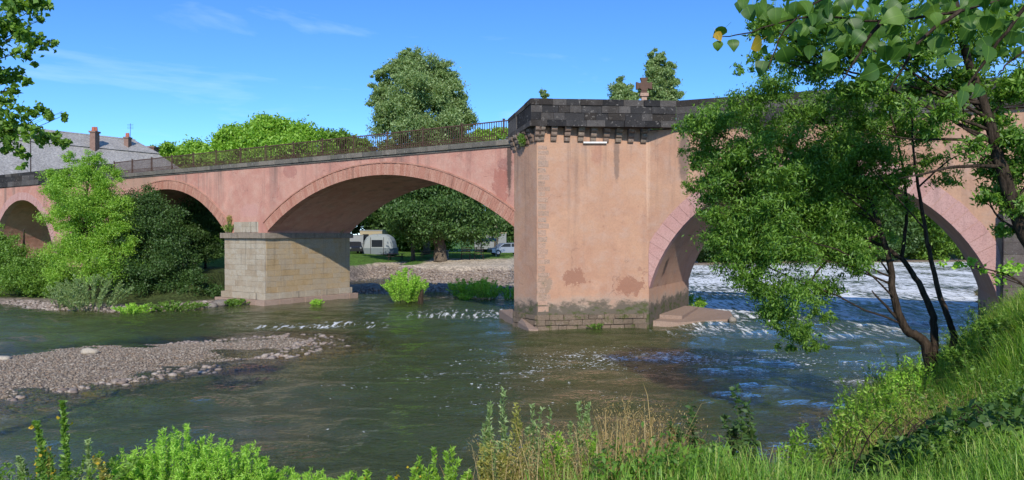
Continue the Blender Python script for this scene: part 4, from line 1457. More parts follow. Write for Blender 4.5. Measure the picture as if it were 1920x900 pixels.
for px, Y, bl, leaf, lab in (
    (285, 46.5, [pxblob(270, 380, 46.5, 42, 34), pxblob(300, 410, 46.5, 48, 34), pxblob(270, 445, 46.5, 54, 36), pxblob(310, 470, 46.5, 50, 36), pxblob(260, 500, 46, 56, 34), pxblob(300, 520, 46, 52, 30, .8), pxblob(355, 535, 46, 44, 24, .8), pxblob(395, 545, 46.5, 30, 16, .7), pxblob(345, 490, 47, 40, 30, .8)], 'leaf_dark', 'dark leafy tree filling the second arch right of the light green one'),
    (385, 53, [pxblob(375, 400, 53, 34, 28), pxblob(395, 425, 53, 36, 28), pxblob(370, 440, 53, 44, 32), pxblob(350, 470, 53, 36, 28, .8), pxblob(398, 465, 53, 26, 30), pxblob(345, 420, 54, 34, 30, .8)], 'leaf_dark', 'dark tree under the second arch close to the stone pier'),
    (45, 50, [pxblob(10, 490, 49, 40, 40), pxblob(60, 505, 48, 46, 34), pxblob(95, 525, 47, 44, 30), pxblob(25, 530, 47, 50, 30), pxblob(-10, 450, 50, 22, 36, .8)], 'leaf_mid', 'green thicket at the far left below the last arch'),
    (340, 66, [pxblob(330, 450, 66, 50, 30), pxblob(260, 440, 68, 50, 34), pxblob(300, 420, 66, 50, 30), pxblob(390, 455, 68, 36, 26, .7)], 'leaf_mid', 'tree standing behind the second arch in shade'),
):
    tree('bank_tree', lab, 'tree', [on_ground(px, Y), V3(px, 500, Y), V3(px, 430, Y)], (0.16, 0.05), bl, 4600, 0.15, 0.062, leaf, clump=0.25, shell=0.55, min_z=0.1)


# ------------------------------------------------------------------ shrubs and waterside plants
def shrub(name, label, base, stems, h, spread, n, L, Wd, leaf, stem='stem_green', cat='shrub', group=None, upright=0.8, sr=0.008, lean=(0, 0)):
    """Many-stemmed plant with leaves set along every stem."""
    base = Vector(base)
    root = empty(name, base, label, cat, group)
    mb = MB()
    cs, ds = [], []
    per = max(4, n // stems)
    for k in range(stems):
        a = random.uniform(0, 6.283)
        rr = spread * math.sqrt(random.uniform(0, 1))
        hh = h * (1 - 0.45 * (rr / spread) ** 2) * random.uniform(0.75, 1.08)
        b0 = base + Vector((math.cos(a) * rr * 0.45, math.sin(a) * rr * 0.45, -0.05))
        tip = base + Vector((math.cos(a) * rr * 1.1 + lean[0] * hh, math.sin(a) * rr * 1.1 + lean[1] * hh, hh))
        mid_ = b0.lerp(tip, 0.5) + Vector((random.uniform(-1, 1), random.uniform(-1, 1), 0)) * 0.06 * h + Vector((0, 0, 0.08 * h))
        path_ = grow([b0, mid_, tip], 0, 4)
        mb.tube(path_, taper(len(path_), sr, sr * 0.4), 4, False)
        pp = np.array([tuple(p) for p in path_])
        t = RNG.uniform(0.12, 1.0, per) ** 0.8 * (len(path_) - 1)
        i0 = np.minimum(t.astype(int), len(path_) - 2)
        f_ = (t - i0)[:, None]
        c = pp[i0] * (1 - f_) + pp[i0 + 1] * f_
        aa = RNG.uniform(0, 6.283, per)
        d = np.stack([np.cos(aa), np.sin(aa), np.full(per, upright)], 1)
        d = unit(d)
        cs.append(c + d * L * 0.45)
        ds.append(d)
    mb.build('stems', stem, root)['kind'] = 'stuff'
    quads_obj('leaves', leaf_quads(np.concatenate(cs), L, Wd, 0.0, dirs=np.concatenate(ds)), leaf, root)
    return root


def at(px, Y, dz=0.0):
    X = (px - HX) / F * Y
    return (X, Y, max(gz(X, Y), -0.12) + dz)


shrub('willow_bush', 'silvery willow bush on the gravel edge of the left islet', at(170, 39.6), 60, 2.0, 1.9, 5200, 0.15, 0.035, 'leaf_silver', sr=0.012)
shrub('willow_bush', 'small silvery willow at the left islet, beside the larger one', at(118, 40.4), 24, 1.5, 0.9, 1500, 0.14, 0.035, 'leaf_silver', sr=0.012)
shrub('green_tuft', 'bright green tuft right of the silvery willow', at(250, 38.9), 40, 0.55, 1.1, 2200, 0.13, 0.04, 'leaf_lime')
shrub('green_tuft', 'low green growth between the silvery willow and the stone pier', at(320, 40.2), 60, 0.5, 1.9, 3000, 0.14, 0.04, 'leaf_mid')
shrub('green_tuft', 'dark green tuft at the left foot of the stone pier', at(440, 43.0, 0.05), 30, 0.4, 0.8, 1300, 0.13, 0.04, 'leaf_mid')
shrub('green_tuft', 'small bright tuft in the water in front of the stone pier', at(594, 43.4, 0.0), 22, 0.45, 0.42, 700, 0.12, 0.04, 'leaf_lime')
shrub('willow_bush', 'round bright green willow bush standing in the water under the left arch', at(760, 44.5), 110, 2.15, 1.35, 9000, 0.15, 0.04, 'leaf_lime', sr=0.012, upright=0.4)
st = at(788, 44.2)
MB().tube([(st[0], st[1], -0.3), (st[0] + 0.02, st[1], 0.3), (st[0] + 0.12, st[1], 0.85)], [0.2, 0.17, 0.07], 8).build('stump', 'bark')
tag(bpy.data.objects['stump'], 'dark dead stump in the water beside the round willow bush', 'stump')
shrub('willow_bush', 'loose green bush on the spit, left of the two near the tower', at(870, 48.8), 60, 1.4, 1.25, 3600, 0.15, 0.04, 'leaf_lime')
shrub('willow_bush', 'upright green bush on the spit close to the tower pier', at(912, 47.6), 60, 1.45, 1.0, 3600, 0.15, 0.04, 'leaf_lime')
shrub('green_tuft', 'sparse low greenery touching the tower edge behind the apron', at(955, 47.5), 26, 1.0, 0.6, 900, 0.14, 0.04, 'leaf_lime')
shrub('green_tuft', 'low bright plant in the water in front of the loose bush', at(870, 46.6), 24, 0.5, 0.5, 700, 0.13, 0.04, 'leaf_lime')
shrub('green_tuft', 'green weeds behind the right apron under the right arch', at(1304, 40.5), 30, 0.95, 0.6, 1100, 0.14, 0.05, 'leaf_bright')
v = FL(0.05, 5.6, 4.2)
shrub('wall_plant', 'yellow-green weeds on the cornice end of the stone pier', v, 24, 0.95, 0.55, 800, 0.13, 0.05, 'leaf_gold')
v = FL(-3.4, -0.05, 4.2)
shrub('wall_plant', 'weeds sprouting on the pier cornice below the second arch', v, 24, 0.6, 0.45, 700, 0.11, 0.04, 'leaf_mid')
v = FL(-3.35, -0.1, 4.7)
shrub('wall_plant', 'dry tuft climbing the spandrel above the stone pier', v, 12, 0.7, 0.18, 260, 0.10, 0.03, 'leaf_gold')
v = P(985, 262, 31.9)
shrub('wall_plant', 'green fern hanging among the corbels at the tower corner', (v.x - 0.15, v.y + 0.3, v.z - 0.2), 16, 0.55, 0.22, 360, 0.10, 0.04, 'leaf_mid')
v = FL(16.8, 0.35, 8.36)
shrub('wall_plant', 'bright weeds at the end of the railing next to the parapet', v, 20, 0.38, 0.6, 420, 0.09, 0.035, 'leaf_bright')
v = FT(2.6, -0.08, 0.02)
shrub('wall_plant', 'green moss and weeds along the waterline of the tower front', v, 26, 0.2, 0.55, 900, 0.08, 0.03, 'leaf_mid')

# rocks one can tell apart
def rock(label, px, py, Y, w, h, mat, d=None, z=None):
    v, f = ico()
    vv = v.copy()
    # one subdivision for a rounder stone
    vs = [tuple(p) for p in vv]
    fs = []
    cache = {}

    def midp(a, b):
        k = (min(a, b), max(a, b))
        if k not in cache:
            m = unit(np.array(vs[a]) + np.array(vs[b]))
            vs.append(tuple(m))
            cache[k] = len(vs) - 1
        return cache[k]
    for a, b, c in f:
        ab_, bc, ca_ = midp(a, b), midp(b, c), midp(c, a)
        fs += [(a, ab_, ca_), (b, bc, ab_), (c, ca_, bc), (ab_, bc, ca_)]
    c = P(px, py, Y)
    z0 = gz(c.x, c.y) if z is None else z
    arr = np.array(vs)
    arr *= (1 + 0.12 * np.sin(arr[:, [0]] * 5 + px) + 0.10 * np.cos(arr[:, [1]] * 6 + py))
    arr[:, 0] *= w / 2
    arr[:, 1] *= (d or w * 0.7) / 2
    arr[:, 2] = np.maximum(arr[:, 2], -0.6) * h / 2 * 1.2
    arr += np.array([c.x, c.y, z0 + h * 0.28])
    o = mesh_np('rock', arr, fs, M[mat], None)
    tag(o, label, 'rock', 'loose rocks')


rock('flat pale boulder lying on the gravel bar', 166, 667, 24.6, 0.62, 0.22, 'white_rock')
rock('low pale stone at the left frame edge on the gravel bar', 4, 682, 23.5, 0.5, 0.16, 'white_rock')
rock('grey rock at the right tip of the left islet', 396, 576, 41.8, 0.8, 0.35, 'grey_rock')
rock('darker rock behind the grey one on the left islet', 414, 571, 42.6, 0.9, 0.4, 'grey_rock')
rock('small dark stone at the tip of the right apron', 1373, 603, 34.6, 0.35, 0.3, 'grey_rock', z=0.0)

# ------------------------------------------------------------------ camp site under the trees
M['tent_light'] = m_plain('tent_light', (0.30, 0.33, 0.33), 0.8)
M['tent_dark'] = m_plain('tent_dark', (0.15, 0.18, 0.19), 0.8)
M['dark_glass'] = m_plain('dark_glass', (0.02, 0.024, 0.03), 0.1, 0, 0.1, spec=0.6)
M['silver_paint'] = m_plain('silver_paint', (0.40, 0.41, 0.43), 0.3, 0.5, 0.05)
M['black_paint'] = m_plain('black_paint', (0.025, 0.025, 0.03), 0.25, 0.0, 0.05, spec=0.6)
M['cream_paint'] = m_plain('cream_paint', (0.36, 0.30, 0.19), 0.5, 0.0, 0.08)
M['white_paint'] = m_plain('white_paint', (0.22, 0.235, 0.24), 0.45, 0.0, 0.05)
M['rubber'] = m_plain('rubber', (0.02, 0.02, 0.02), 0.9)
M['wood'] = m_plain('wood', (0.24, 0.15, 0.08), 0.8, 0, 0.3, 9)
M['tarp'] = m_plain('tarp', (0.10, 0.16, 0.14), 0.85)

tx, ty, tz = at(713, 93)
tent = empty('tent', (tx, ty, tz), 'pale grey family tent with a dark window under the trees', 'tent')
def tent_section(hw_, h_, z0_, z1_, n=10):
    out = []
    for k in range(n + 1):
        a = math.pi * k / n
        xx = -math.copysign(abs(math.cos(a)) ** 0.55, math.cos(a)) * hw_
        zz = (math.sin(a) ** 0.75) * h_
        out.append((xx, zz))
    return out


def tent_shell(zlo, zhi, nm, mat):
    mb = MB()
    secs = []
    for yy, s in ((-1.9, 0.88), (-1.5, 0.97), (0, 1.0), (1.5, 0.97), (1.9, 0.85)):
        secs.append([(tx + xx, ty + yy, tz + min(max(zz, zlo), zhi)) for xx, zz in tent_section(1.95 * s, 2.55 * s, 0, 1)])
    n = len(secs[0])
    vs = [p for s_ in secs for p in s_]
    fs = []
    for i in range(len(secs) - 1):
        for k in range(n - 1):
            fs.append((i * n + k, i * n + k + 1, (i + 1) * n + k + 1, (i + 1) * n + k))
    fs.append(tuple(reversed(range(n))))
    fs.append(tuple((len(secs) - 1) * n + k for k in range(n)))
    mb.poly(vs, fs)
    return mb.build(nm, mat, tent)


tent_shell(0.75, 9, 'canopy', 'tent_light')
mb = MB()
mb.prism([(tx - 1.97, ty - 1.95), (tx + 1.97, ty - 1.95), (tx + 1.97, ty + 1.9), (tx - 1.97, ty + 1.9)], tz, tz + 0.78)
mb.build('lower_wall', 'tent_dark', tent)
MB().box((tx - 0.05, ty - 1.93, tz + 1.35), (1.35, 0.06, 0.85)).build('window', 'dark_glass', tent)
for sx in (-0.85, 0.75):
    MB().tube([(tx + sx, ty - 1.97, tz), (tx + sx, ty - 1.97, tz + 2.1)], 0.03, 6).build('pole', 'dark_iron', tent)


def car(name, label, px, Y, yaw, paint, van=False, group=None):
    X, Y, Z = at(px, Y)
    root = empty(name, (X, Y, Z), label, 'van' if van else 'car', group)
    m = Matrix.Rotation(yaw, 3, 'Z')

    def T(x_, y_, z_):
        q = m @ Vector((x_, y_, z_))
        return (X + q.x, Y + q.y, Z + q.z)
    if van:
        pr_ = [(-2.4, 0.35), (2.4, 0.35), (2.45, 0.95), (1.75, 1.15), (1.2, 2.05), (0.9, 2.2), (-2.4, 2.2)]
        gl_ = [(1.62, 1.25), (1.16, 2.0), (0.5, 2.0), (0.5, 1.25)]
        gl2 = [(-2.1, 1.35), (0.2, 1.35), (0.2, 1.95), (-2.1, 1.95)]
    else:
        pr_ = [(-2.1, 0.3), (2.1, 0.3), (2.15, 0.7), (1.3, 0.92), (0.6, 1.42), (-1.3, 1.45), (-1.95, 0.98), (-2.15, 0.9)]
        gl_ = [(1.1, 0.98), (0.55, 1.36), (-0.2, 1.38), (-0.2, 0.98)]
        gl2 = [(-0.3, 0.98), (-0.3, 1.38), (-1.2, 1.38), (-1.7, 0.98)]
    hw_ = 0.95 if van else 0.86
    mb = MB()
    n = len(pr_)
    mb.poly([T(a, -hw_, b) for a, b in pr_] + [T(a, hw_, b) for a, b in pr_],
            [tuple(range(n)), tuple(reversed(range(n, 2 * n)))] + [(i, n + i, n + (i + 1) % n, (i + 1) % n) for i in range(n)])
    body = mb.build('body', paint, root)
    for gp in (gl_, gl2):
        for sd in (-1, 1):
            MB().poly([T(a, sd * (hw_ + 0.012), b) for a, b in gp] + [T(a, sd * (hw_ - 0.02), b) for a, b in gp],
                      [(0, 1, 2, 3), (7, 6, 5, 4), (0, 4, 5, 1), (1, 5, 6, 2), (2, 6, 7, 3), (3, 7, 4, 0)]).build('window', 'dark_glass', body)
    for wx_ in (-1.35, 1.35):
        for sd in (-1, 1):
            w_ = MB().tube([T(wx_, sd * (hw_ - 0.2), 0.32), T(wx_, sd * (hw_ + 0.02), 0.32)], 0.32, 14).build('wheel', 'rubber', root)
            MB().tube([T(wx_, sd * (hw_ + 0.0), 0.32), T(wx_, sd * (hw_ + 0.035), 0.32)], 0.19, 10).build('rim', 'silver_paint', w_)
    for sd in (-1, 1):
        MB().tube([T(2.08, sd * 0.6, 0.72), T(2.17, sd * 0.6, 0.70)], 0.11, 8).build('headlight', 'white_paint', root)
    return root


car('parked_car', 'black car parked between the stone pier and the tent', 662, 90, R(-70), 'black_paint')
car('parked_car', 'silver car parked under the trees next to the tower edge', 950, 88, R(-160), 'silver_paint')
car('camper_van', 'pale grey camper van behind the black car at the pier', 668, 99, R(-80), 'white_paint', True)
# caravan behind the tent
X, Y, Z = at(702, 103)
cv = empty('caravan', (X, Y, Z), 'cream caravan behind the tent', 'caravan')
MB().box((X, Y, Z + 1.7), (3.0, 5.0, 2.3)).build('body', 'cream_paint', cv)
MB().box((X, Y, Z + 2.9), (3.1, 5.1, 0.14)).build('roof', 'white_paint', cv)
MB().box((X - 0.7, Y - 2.53, Z + 2.0), (0.8, 0.06, 0.8)).build('window', 'dark_glass', cv)
for sd in (-1, 1):
    MB().tube([(X + sd * 1.3, Y - 0.1, Z + 0.4), (X + sd * 1.52, Y - 0.1, Z + 0.4)], 0.4, 12).build('wheel', 'rubber', cv)
X, Y, Z = at(920, 104)
cv = empty('caravan', (X, Y, Z), 'pale caravan behind the silver car', 'caravan')
MB().box((X, Y, Z + 1.6), (4.4, 2.2, 2.2)).build('body', 'white_paint', cv)
MB().box((X, Y, Z + 2.75), (4.5, 2.3, 0.14)).build('roof', 'cream_paint', cv)
for k in (-1.2, 0.6):
    MB().box((X + k, Y - 1.12, Z + 1.9), (1.0, 0.06, 0.7)).build('window', 'dark_glass', cv)
MB().tube([(X, Y - 1.15, Z + 0.35), (X, Y - 0.9, Z + 0.35)], 0.35, 12).build('wheel', 'rubber', cv)

# awning on posts left of the silver car
X, Y, Z = at(916, 84)
aw = empty('awning', (X, Y, Z), 'flat awning on thin posts left of the silver car', 'awning')
MB().poly([(X - 0.9, Y - 0.8, Z + 1.75), (X + 0.9, Y - 0.8, Z + 1.75), (X + 0.9, Y + 1.4, Z + 2.1), (X - 0.9, Y + 1.4, Z + 2.1), (X - 0.9, Y - 0.8, Z + 1.70), (X + 0.9, Y - 0.8, Z + 1.70), (X + 0.9, Y + 1.4, Z + 2.05), (X - 0.9, Y + 1.4, Z + 2.05)],
          [(0, 1, 2, 3), (7, 6, 5, 4), (0, 4, 5, 1), (1, 5, 6, 2), (2, 6, 7, 3), (3, 7, 4, 0)]).build('cloth', 'tarp', aw)
for sx, sy in ((-0.85, -0.75), (0.85, -0.75), (0.85, 1.3), (-0.85, 1.3)):
    MB().tube([(X + sx, Y + sy, Z), (X + sx, Y + sy, Z + (1.72 if sy < 0 else 2.04))], 0.035, 6).build('post', 'white_paint', aw)


def frame_chair(px, Y, label):
    X, Y, Z = at(px, Y)
    root = empty('metal_chair', (X, Y, Z), label, 'chair', 'metal chairs on the path')
    for sx in (-0.45, 0.45):
        MB().tube([(X + sx, Y + 0.3, Z), (X + sx, Y + 0.35, Z + 1.35)], 0.03, 6).build('back_leg', 'dark_iron', root)
        MB().tube([(X + sx, Y - 0.3, Z), (X + sx, Y - 0.3, Z + 0.62)], 0.03, 6).build('front_leg', 'dark_iron', root)
    mb = MB()
    for k in range(5):
        mb.box((X, Y - 0.28 + 0.14 * k, Z + 0.60), (0.94, 0.09, 0.03))
    mb.build('seat', 'wood', root)
    for k in range(3):
        MB().box((X, Y + 0.33, Z + 0.85 + 0.2 * k), (0.94, 0.04, 0.09)).build('back_slat', 'wood', root)
    return root


frame_chair(873, 79, 'left of the two metal framed chairs on the sunny path')
frame_chair(898, 79.5, 'right of the two metal framed chairs on the sunny path')


def picnic_table(px, Y, label, mat='wood'):
    X, Y, Z = at(px, Y)
    root = empty('picnic_table', (X, Y, Z), label, 'table', 'picnic tables')
    for k in range(4):
        MB().box((X, Y - 0.33 + 0.22 * k, Z + 0.75), (1.9, 0.2, 0.05)).build('top_board', mat, root)
    for sy in (-0.75, 0.75):
        MB().box((X, Y + sy, Z + 0.45), (1.9, 0.26, 0.05)).build('bench_board', mat, root)
    for sx in (-0.7, 0.7):
        mb = MB().tube([(X + sx, Y - 0.8, Z), (X + sx, Y - 0.25, Z + 0.74)], 0.04, 5)
        mb.tube([(X + sx, Y + 0.8, Z), (X + sx, Y + 0.25, Z + 0.74)], 0.04, 5)
        mb.box((X + sx, Y, Z + 0.41), (0.06, 1.7, 0.07))
        mb.build('leg_frame', mat, root)


picnic_table(742, 84, 'dark picnic table in front of the tent', 'dark_iron')
picnic_table(803, 84, 'reddish picnic table in the shade left of the stout trunk')
X, Y, Z = at(836, 82)
bn = empty('waste_bin', (X, Y, Z), 'small pale bin right of the stout trunk', 'bin')
MB().box((X, Y, Z + 0.45), (0.55, 0.5, 0.9)).build('body', 'white_paint', bn)
MB().box((X, Y, Z + 0.94), (0.62, 0.56, 0.08)).build('lid', 'tent_light', bn)


# ------------------------------------------------------------------ trees on the near bank
gb = P(1752, 690, 14.6)
base = (gb.x, gb.y, gz(gb.x, gb.y) - 0.1)
Y0 = 14.6
ablobs = []
for px, py, r_, dY, w in (
    (1445, 165, 40, 0, .9), (1395, 205, 40, .3, 1), (1345, 235, 40, 0, 1), (1305, 235, 30, -.3, .9), (1330, 290, 42, .2, 1), (1395, 275, 46, -.4, 1), (1455, 250, 46, .2, 1), (1515, 215, 44, .4, 1), (1560, 265, 44, -.2, 1),
    (1335, 355, 40, 0, 1), (1395, 355, 48, .5, 1.1), (1455, 345, 50, -.5, 1.1), (1515, 320, 50, 0, 1.1), (1575, 335, 44, .4, 1), (1375, 430, 48, .2, 1.1), (1435, 425, 50, -.3, 1.1), (1500, 405, 50, .3, 1.1), (1560, 410, 46, 0, 1), (1610, 395, 36, .3, .9),
    (1370, 480, 34, .2, .9), (1425, 485, 36, 0, 1), (1490, 475, 40, -.3, 1), (1550, 470, 38, .2, .9), (1430, 545, 34, .2, .9), (1490, 545, 40, -.2, 1), (1545, 540, 34, .3, .9), (1590, 490, 34, 0, .9), (1460, 595, 30, 0, .9), (1500, 625, 28, -.2, 1), (1400, 520, 30, .1, .9), (1440, 580, 26, .2, .8), (1545, 590, 22, 0, .7), (1610, 470, 30, -.2, .9), (1650, 360, 36, .3, .9), (1690, 330, 30, 0, .7), (1530, 650, 18, .1, .8), (1478, 650, 16, .2, .6),
    (1620, 235, 44, .4, 1), (1655, 290, 40, -.2, .9), (1625, 340, 40, .2, .9), (1690, 235, 40, .3, .9), (1740, 250, 36, 0, .7), (1740, 300, 28, 0, .5), (1775, 335, 26, -.2, .5), (1680, 380, 24, 0, .5), (1590, 190, 40, .2, 1), (1490, 295, 40, .3, 1), (1540, 300, 40, -.3, 1), (1430, 310, 40, .3, 1), (1360, 320, 36, 0, 1), (1600, 290, 40, .1, 1), (1410, 395, 40, 0, 1), (1470, 385, 40, .3, 1), (1540, 370, 40, .2, 1), (1600, 440, 30, .2, .8), (1390, 455, 30, 0, .9), (1330, 400, 26, .1, .8), (1345, 450, 22, 0, .7), (1650, 440, 26, .2, .6)):
    c = P(px, py, Y0 + dY)
    k = Y0 / F
    ablobs.append((tuple(c), (r_ * k, r_ * k * 1.5, r_ * k * 0.8), w))
A = lambda px, py, dY=0: tuple(P(px, py, Y0 + dY))
tree('ash_tree', 'leaning many-stemmed tree with drooping leafy branches in front of the right arch', 'tree',
     [base, A(1735, 645), A(1700, 618), A(1677, 560), A(1668, 490), A(1640, 400), A(1600, 300, .3), A(1540, 220, .2)], (0.115, 0.025), ablobs,
     13500, 0.085, 0.026, 'leaf_ash', limbs=True, limb_r=0.2, clump=0.27, droop=0.6, per=45, shell=0.6, limb_every=3,
     extra=[([base, A(1752, 640, .1), A(1748, 585, .1), A(1722, 530, .2), A(1690, 485, .2), A(1640, 455, .3), A(1560, 430, .2), A(1450, 420, 0)], 0.085, 0.02),
            ([(base[0] + 0.12, base[1], base[2]), A(1788, 645, -.1), A(1784, 612, -.2), A(1760, 545, -.2), A(1742, 470, -.2), A(1727, 380, -.2), A(1714, 300, -.2), A(1708, 200, -.2)], 0.075, 0.015),
            ([A(1712, 625), A(1672, 585), A(1635, 545, -.1)], 0.045, 0.012),
            ([A(1690, 485, .2), A(1700, 400, .1), A(1690, 300, 0), A(1665, 200, 0)], 0.04, 0.012),
            ([A(1650, 440), A(1560, 480, .2), A(1500, 560, 0), A(1490, 620, 0)], 0.03, 0.008),
            ([A(1723, 350, -.2), A(1780, 300, -.3), A(1830, 280, -.3)], 0.02, 0.006), ([A(1735, 430, -.2), A(1690, 380, -.3), A(1640, 320, -.3)], 0.02, 0.006)])

YB = 12.0
B = lambda px, py, dY=0: tuple(P(px, py, YB + dY))
bb = P(1985, 640, YB)
bblobs = []
for px, py, r_, dY, w in ((1440, 45, 40, 0, .7), (1490, 95, 46, .5, .8), (1550, 45, 48, -.5, .8), (1545, 130, 40, .3, .7), (1610, 90, 48, 0, .8), (1670, 45, 50, .6, .8), (1640, 145, 36, -.3, .7), (1735, 95, 50, 0, .8), (1720, 165, 34, .4, .7), (1795, 45, 50, -.4, .8), (1800, 150, 40, .3, .8), (1860, 90, 46, .2, .9), (1900, 170, 44, 0, .9), (1905, 40, 44, .5, .9),
                         (1850, 225, 34, .3, .9), (1905, 260, 36, -.2, 1), (1875, 325, 40, .4, 1), (1910, 380, 34, 0, 1), (1850, 370, 24, .3, .8), (1890, 430, 20, .2, .6), (1770, 215, 36, 0, .9), (1670, 195, 36, .2, .8), (1820, 280, 28, 0, .5), (1600, 170, 34, .3, .8), (1430, 110, 22, .2, .5), (1395, 130, 14, 0, .5), (1960, 300, 50, 0, .9), (1970, 120, 60, 0, .9)):
    k = YB / F
    bblobs.append((tuple(P(px, py, YB + dY)), (r_ * k, r_ * k * 1.5, r_ * k * 0.8), w))
tree('ash_tree', 'tree with a leaning trunk at the right frame edge, its crown against the sky', 'tree',
     [(bb.x, bb.y, gz(bb.x, bb.y) - 0.1), B(1960, 520), B(1915, 420), B(1882, 330), B(1862, 260), B(1845, 195), B(1810, 100), B(1780, -40)], (0.15, 0.05), bblobs,
     13500, 0.10, 0.034, 'leaf_ash', limb_r=0.2, clump=0.3, droop=0.5, per=40, shell=0.7, limb_every=2,
     extra=[([B(1866, 282), B(1800, 262, .2), B(1720, 262, .3), B(1645, 250, .3)], 0.035, 0.008), ([B(1880, 312), B(1800, 312, -.2), B(1735, 325, -.3), B(1685, 335, -.3)], 0.035, 0.008)])
g = at(1930, 13.2)
tree('sapling', 'sunlit yellow-green sapling branch beside the dark abutment at right', 'tree',
     [g, V3(1935, 560, 13.2), V3(1900, 520, 13.2), V3(1830, 500, 13.2)], (0.035, 0.01),
     [pxblob(1790, 488, 13.2, 24, 12), pxblob(1830, 498, 13.1, 24, 16), pxblob(1868, 512, 13.2, 28, 18), pxblob(1900, 500, 13.3, 24, 18)], 1700, 0.085, 0.05, 'leaf_lime', limb_r=0.4)

# broad-leaved branch hanging in at the top left
YL = 11.0
lbl = []
for px, py, r_, w in ((22, 11, 26, 1), (55, 7, 22, 1), (82, 4, 14, 1), (22, 55, 22, 1), (48, 66, 20, 1), (68, 77, 16, 1), (94, 81, 9, .8), (37, 99, 16, .9), (2, 95, 14, 1), (66, 121, 8, 1), (79, 37, 6, 1), (16, 150, 22, 1), (30, 165, 12, .8), (58, 154, 10, 1), (7, 195, 14, 1), (55, 209, 14, .9), (82, 213, 14, .9), (100, 222, 12, .9), (121, 216, 10, .9),
                      (26, 224, 18, .9), (11, 244, 18, 1), (66, 250, 20, 1), (44, 236, 14, .8), (108, 264, 14, 1), (126, 268, 8, .9), (11, 276, 16, 1), (33, 293, 14, .8), (42, 312, 8, .8), (75, 262, 14, .9), (-40, 60, 50, .8), (-40, 220, 50, .8), (-70, 140, 50, .8)):
    k = YL / F
    lbl.append((tuple(P(px, py, YL + random.uniform(-.3, .3))), (r_ * k, r_ * k * 1.3, r_ * k * 0.9), w))
tree('poplar_tree', 'dark leafy branches of a tree hanging in at the top left corner', 'tree',
     [at(-330, YL, -0.1), V3(-320, 450, YL), V3(-260, 250, YL), V3(-180, 120, YL), V3(-120, -60, YL)], (0.2, 0.05), lbl, 6500, 0.085, 0.064, 'leaf_mid', limb_r=0.07, clump=0.36, droop=0.5, per=16, limb_every=2)

# big leaves hanging close to the camera at the top right, every leaf on its own
LEAFM = []
for kv in range(4):
    rl = random.Random(30 + kv)
    prof_ = [(0.0, 0.0), (0.06, 0.26), (0.2, 0.42), (0.38, 0.45), (0.6, 0.34), (0.8, 0.17), (1.0, 0.0)]
    vs, fs = [], []
    for i, (yy, xx) in enumerate(prof_):
        curl = 0.16 * math.sin(yy * 3.0 + kv * 1.7) - (0.10 + 0.12 * kv) * yy * yy
        xr = xx * rl.uniform(0.9, 1.1)
        xl = xx * rl.uniform(0.9, 1.1)
        vs += [(-xl, -yy, curl + 0.16 * xl), (0, -yy, curl), (xr, -yy, curl + 0.16 * xr)]
    for i in range(len(prof_) - 1):
        a = i * 3
        fs += [(a, a + 1, a + 4, a + 3), (a + 1, a + 2, a + 5, a + 4)]
    vs += [(-0.012, 0, 0), (0.012, 0, 0), (0.012, 0.45, 0.08), (-0.012, 0.45, 0.08)]
    n0 = len(vs) - 4
    fs.append((n0, n0 + 1, n0 + 2, n0 + 3))
    for mt in ('big_leaf', 'yellow_leaf'):
        me = bpy.data.meshes.new('leaf')
        me.from_pydata(vs, [], fs)
        me.polygons.foreach_set('use_smooth', np.ones(len(me.polygons), dtype=bool))
        me.materials.append(M[mt])
        LEAFM.append(me)
bp = P(2150, -160, 3.4)
branch = empty('poplar_branch', bp, 'overhanging branch with big heart-shaped leaves at the top right, close to the viewer', 'branch')
mb = MB()
twigs = []
for pts in ([(2150, -160), (1950, -30), (1800, 20), (1650, 40), (1520, 30), (1410, 60), (1350, 70)], [(2150, -160), (1900, -60), (1700, -30), (1560, -10), (1470, 60), (1440, 130)], [(1800, 20), (1730, 70), (1690, 130), (1668, 170)],
            [(2100, -100), (1960, 60), (1900, 110), (1870, 140)], [(1950, -30), (1870, 80), (1810, 170), (1805, 215)], [(1650, 40), (1610, 100), (1580, 150)], [(1960, 60), (1940, 180), (1880, 200)]):
    dY = random.uniform(-0.3, 0.3)
    w_ = [P(a, b, 3.2 + dY * i / len(pts)) for i, (a, b) in enumerate(pts)]
    g_ = grow(w_, 0.004, 5)
    mb.tube(g_, taper(len(g_), 0.010, 0.002), 5)
    twigs.append(g_)
mb.build('twigs', 'bark', branch)


def big_leaf(p, size, yellow=False):
    o = bpy.data.objects.new('leaf', LEAFM[random.randrange(4) * 2 + (1 if yellow else 0)])
    o.location = p
    s = size
    o.scale = (s * random.uniform(0.85, 1.1), s, s)
    o.rotation_euler = (R(90) + random.gauss(0, 0.5), random.gauss(0, 0.55), random.gauss(0, 0.7))
    # local -y hangs down: turn the blade upright first
    m = Matrix.Rotation(random.gauss(0, 0.6), 4, 'Z') @ Matrix.Rotation(R(90) + random.gauss(0, 0.45), 4, 'X') @ Matrix.Rotation(random.gauss(0, 0.6), 4, 'Z')
    o.rotation_euler = m.to_euler()
    link(o, branch)


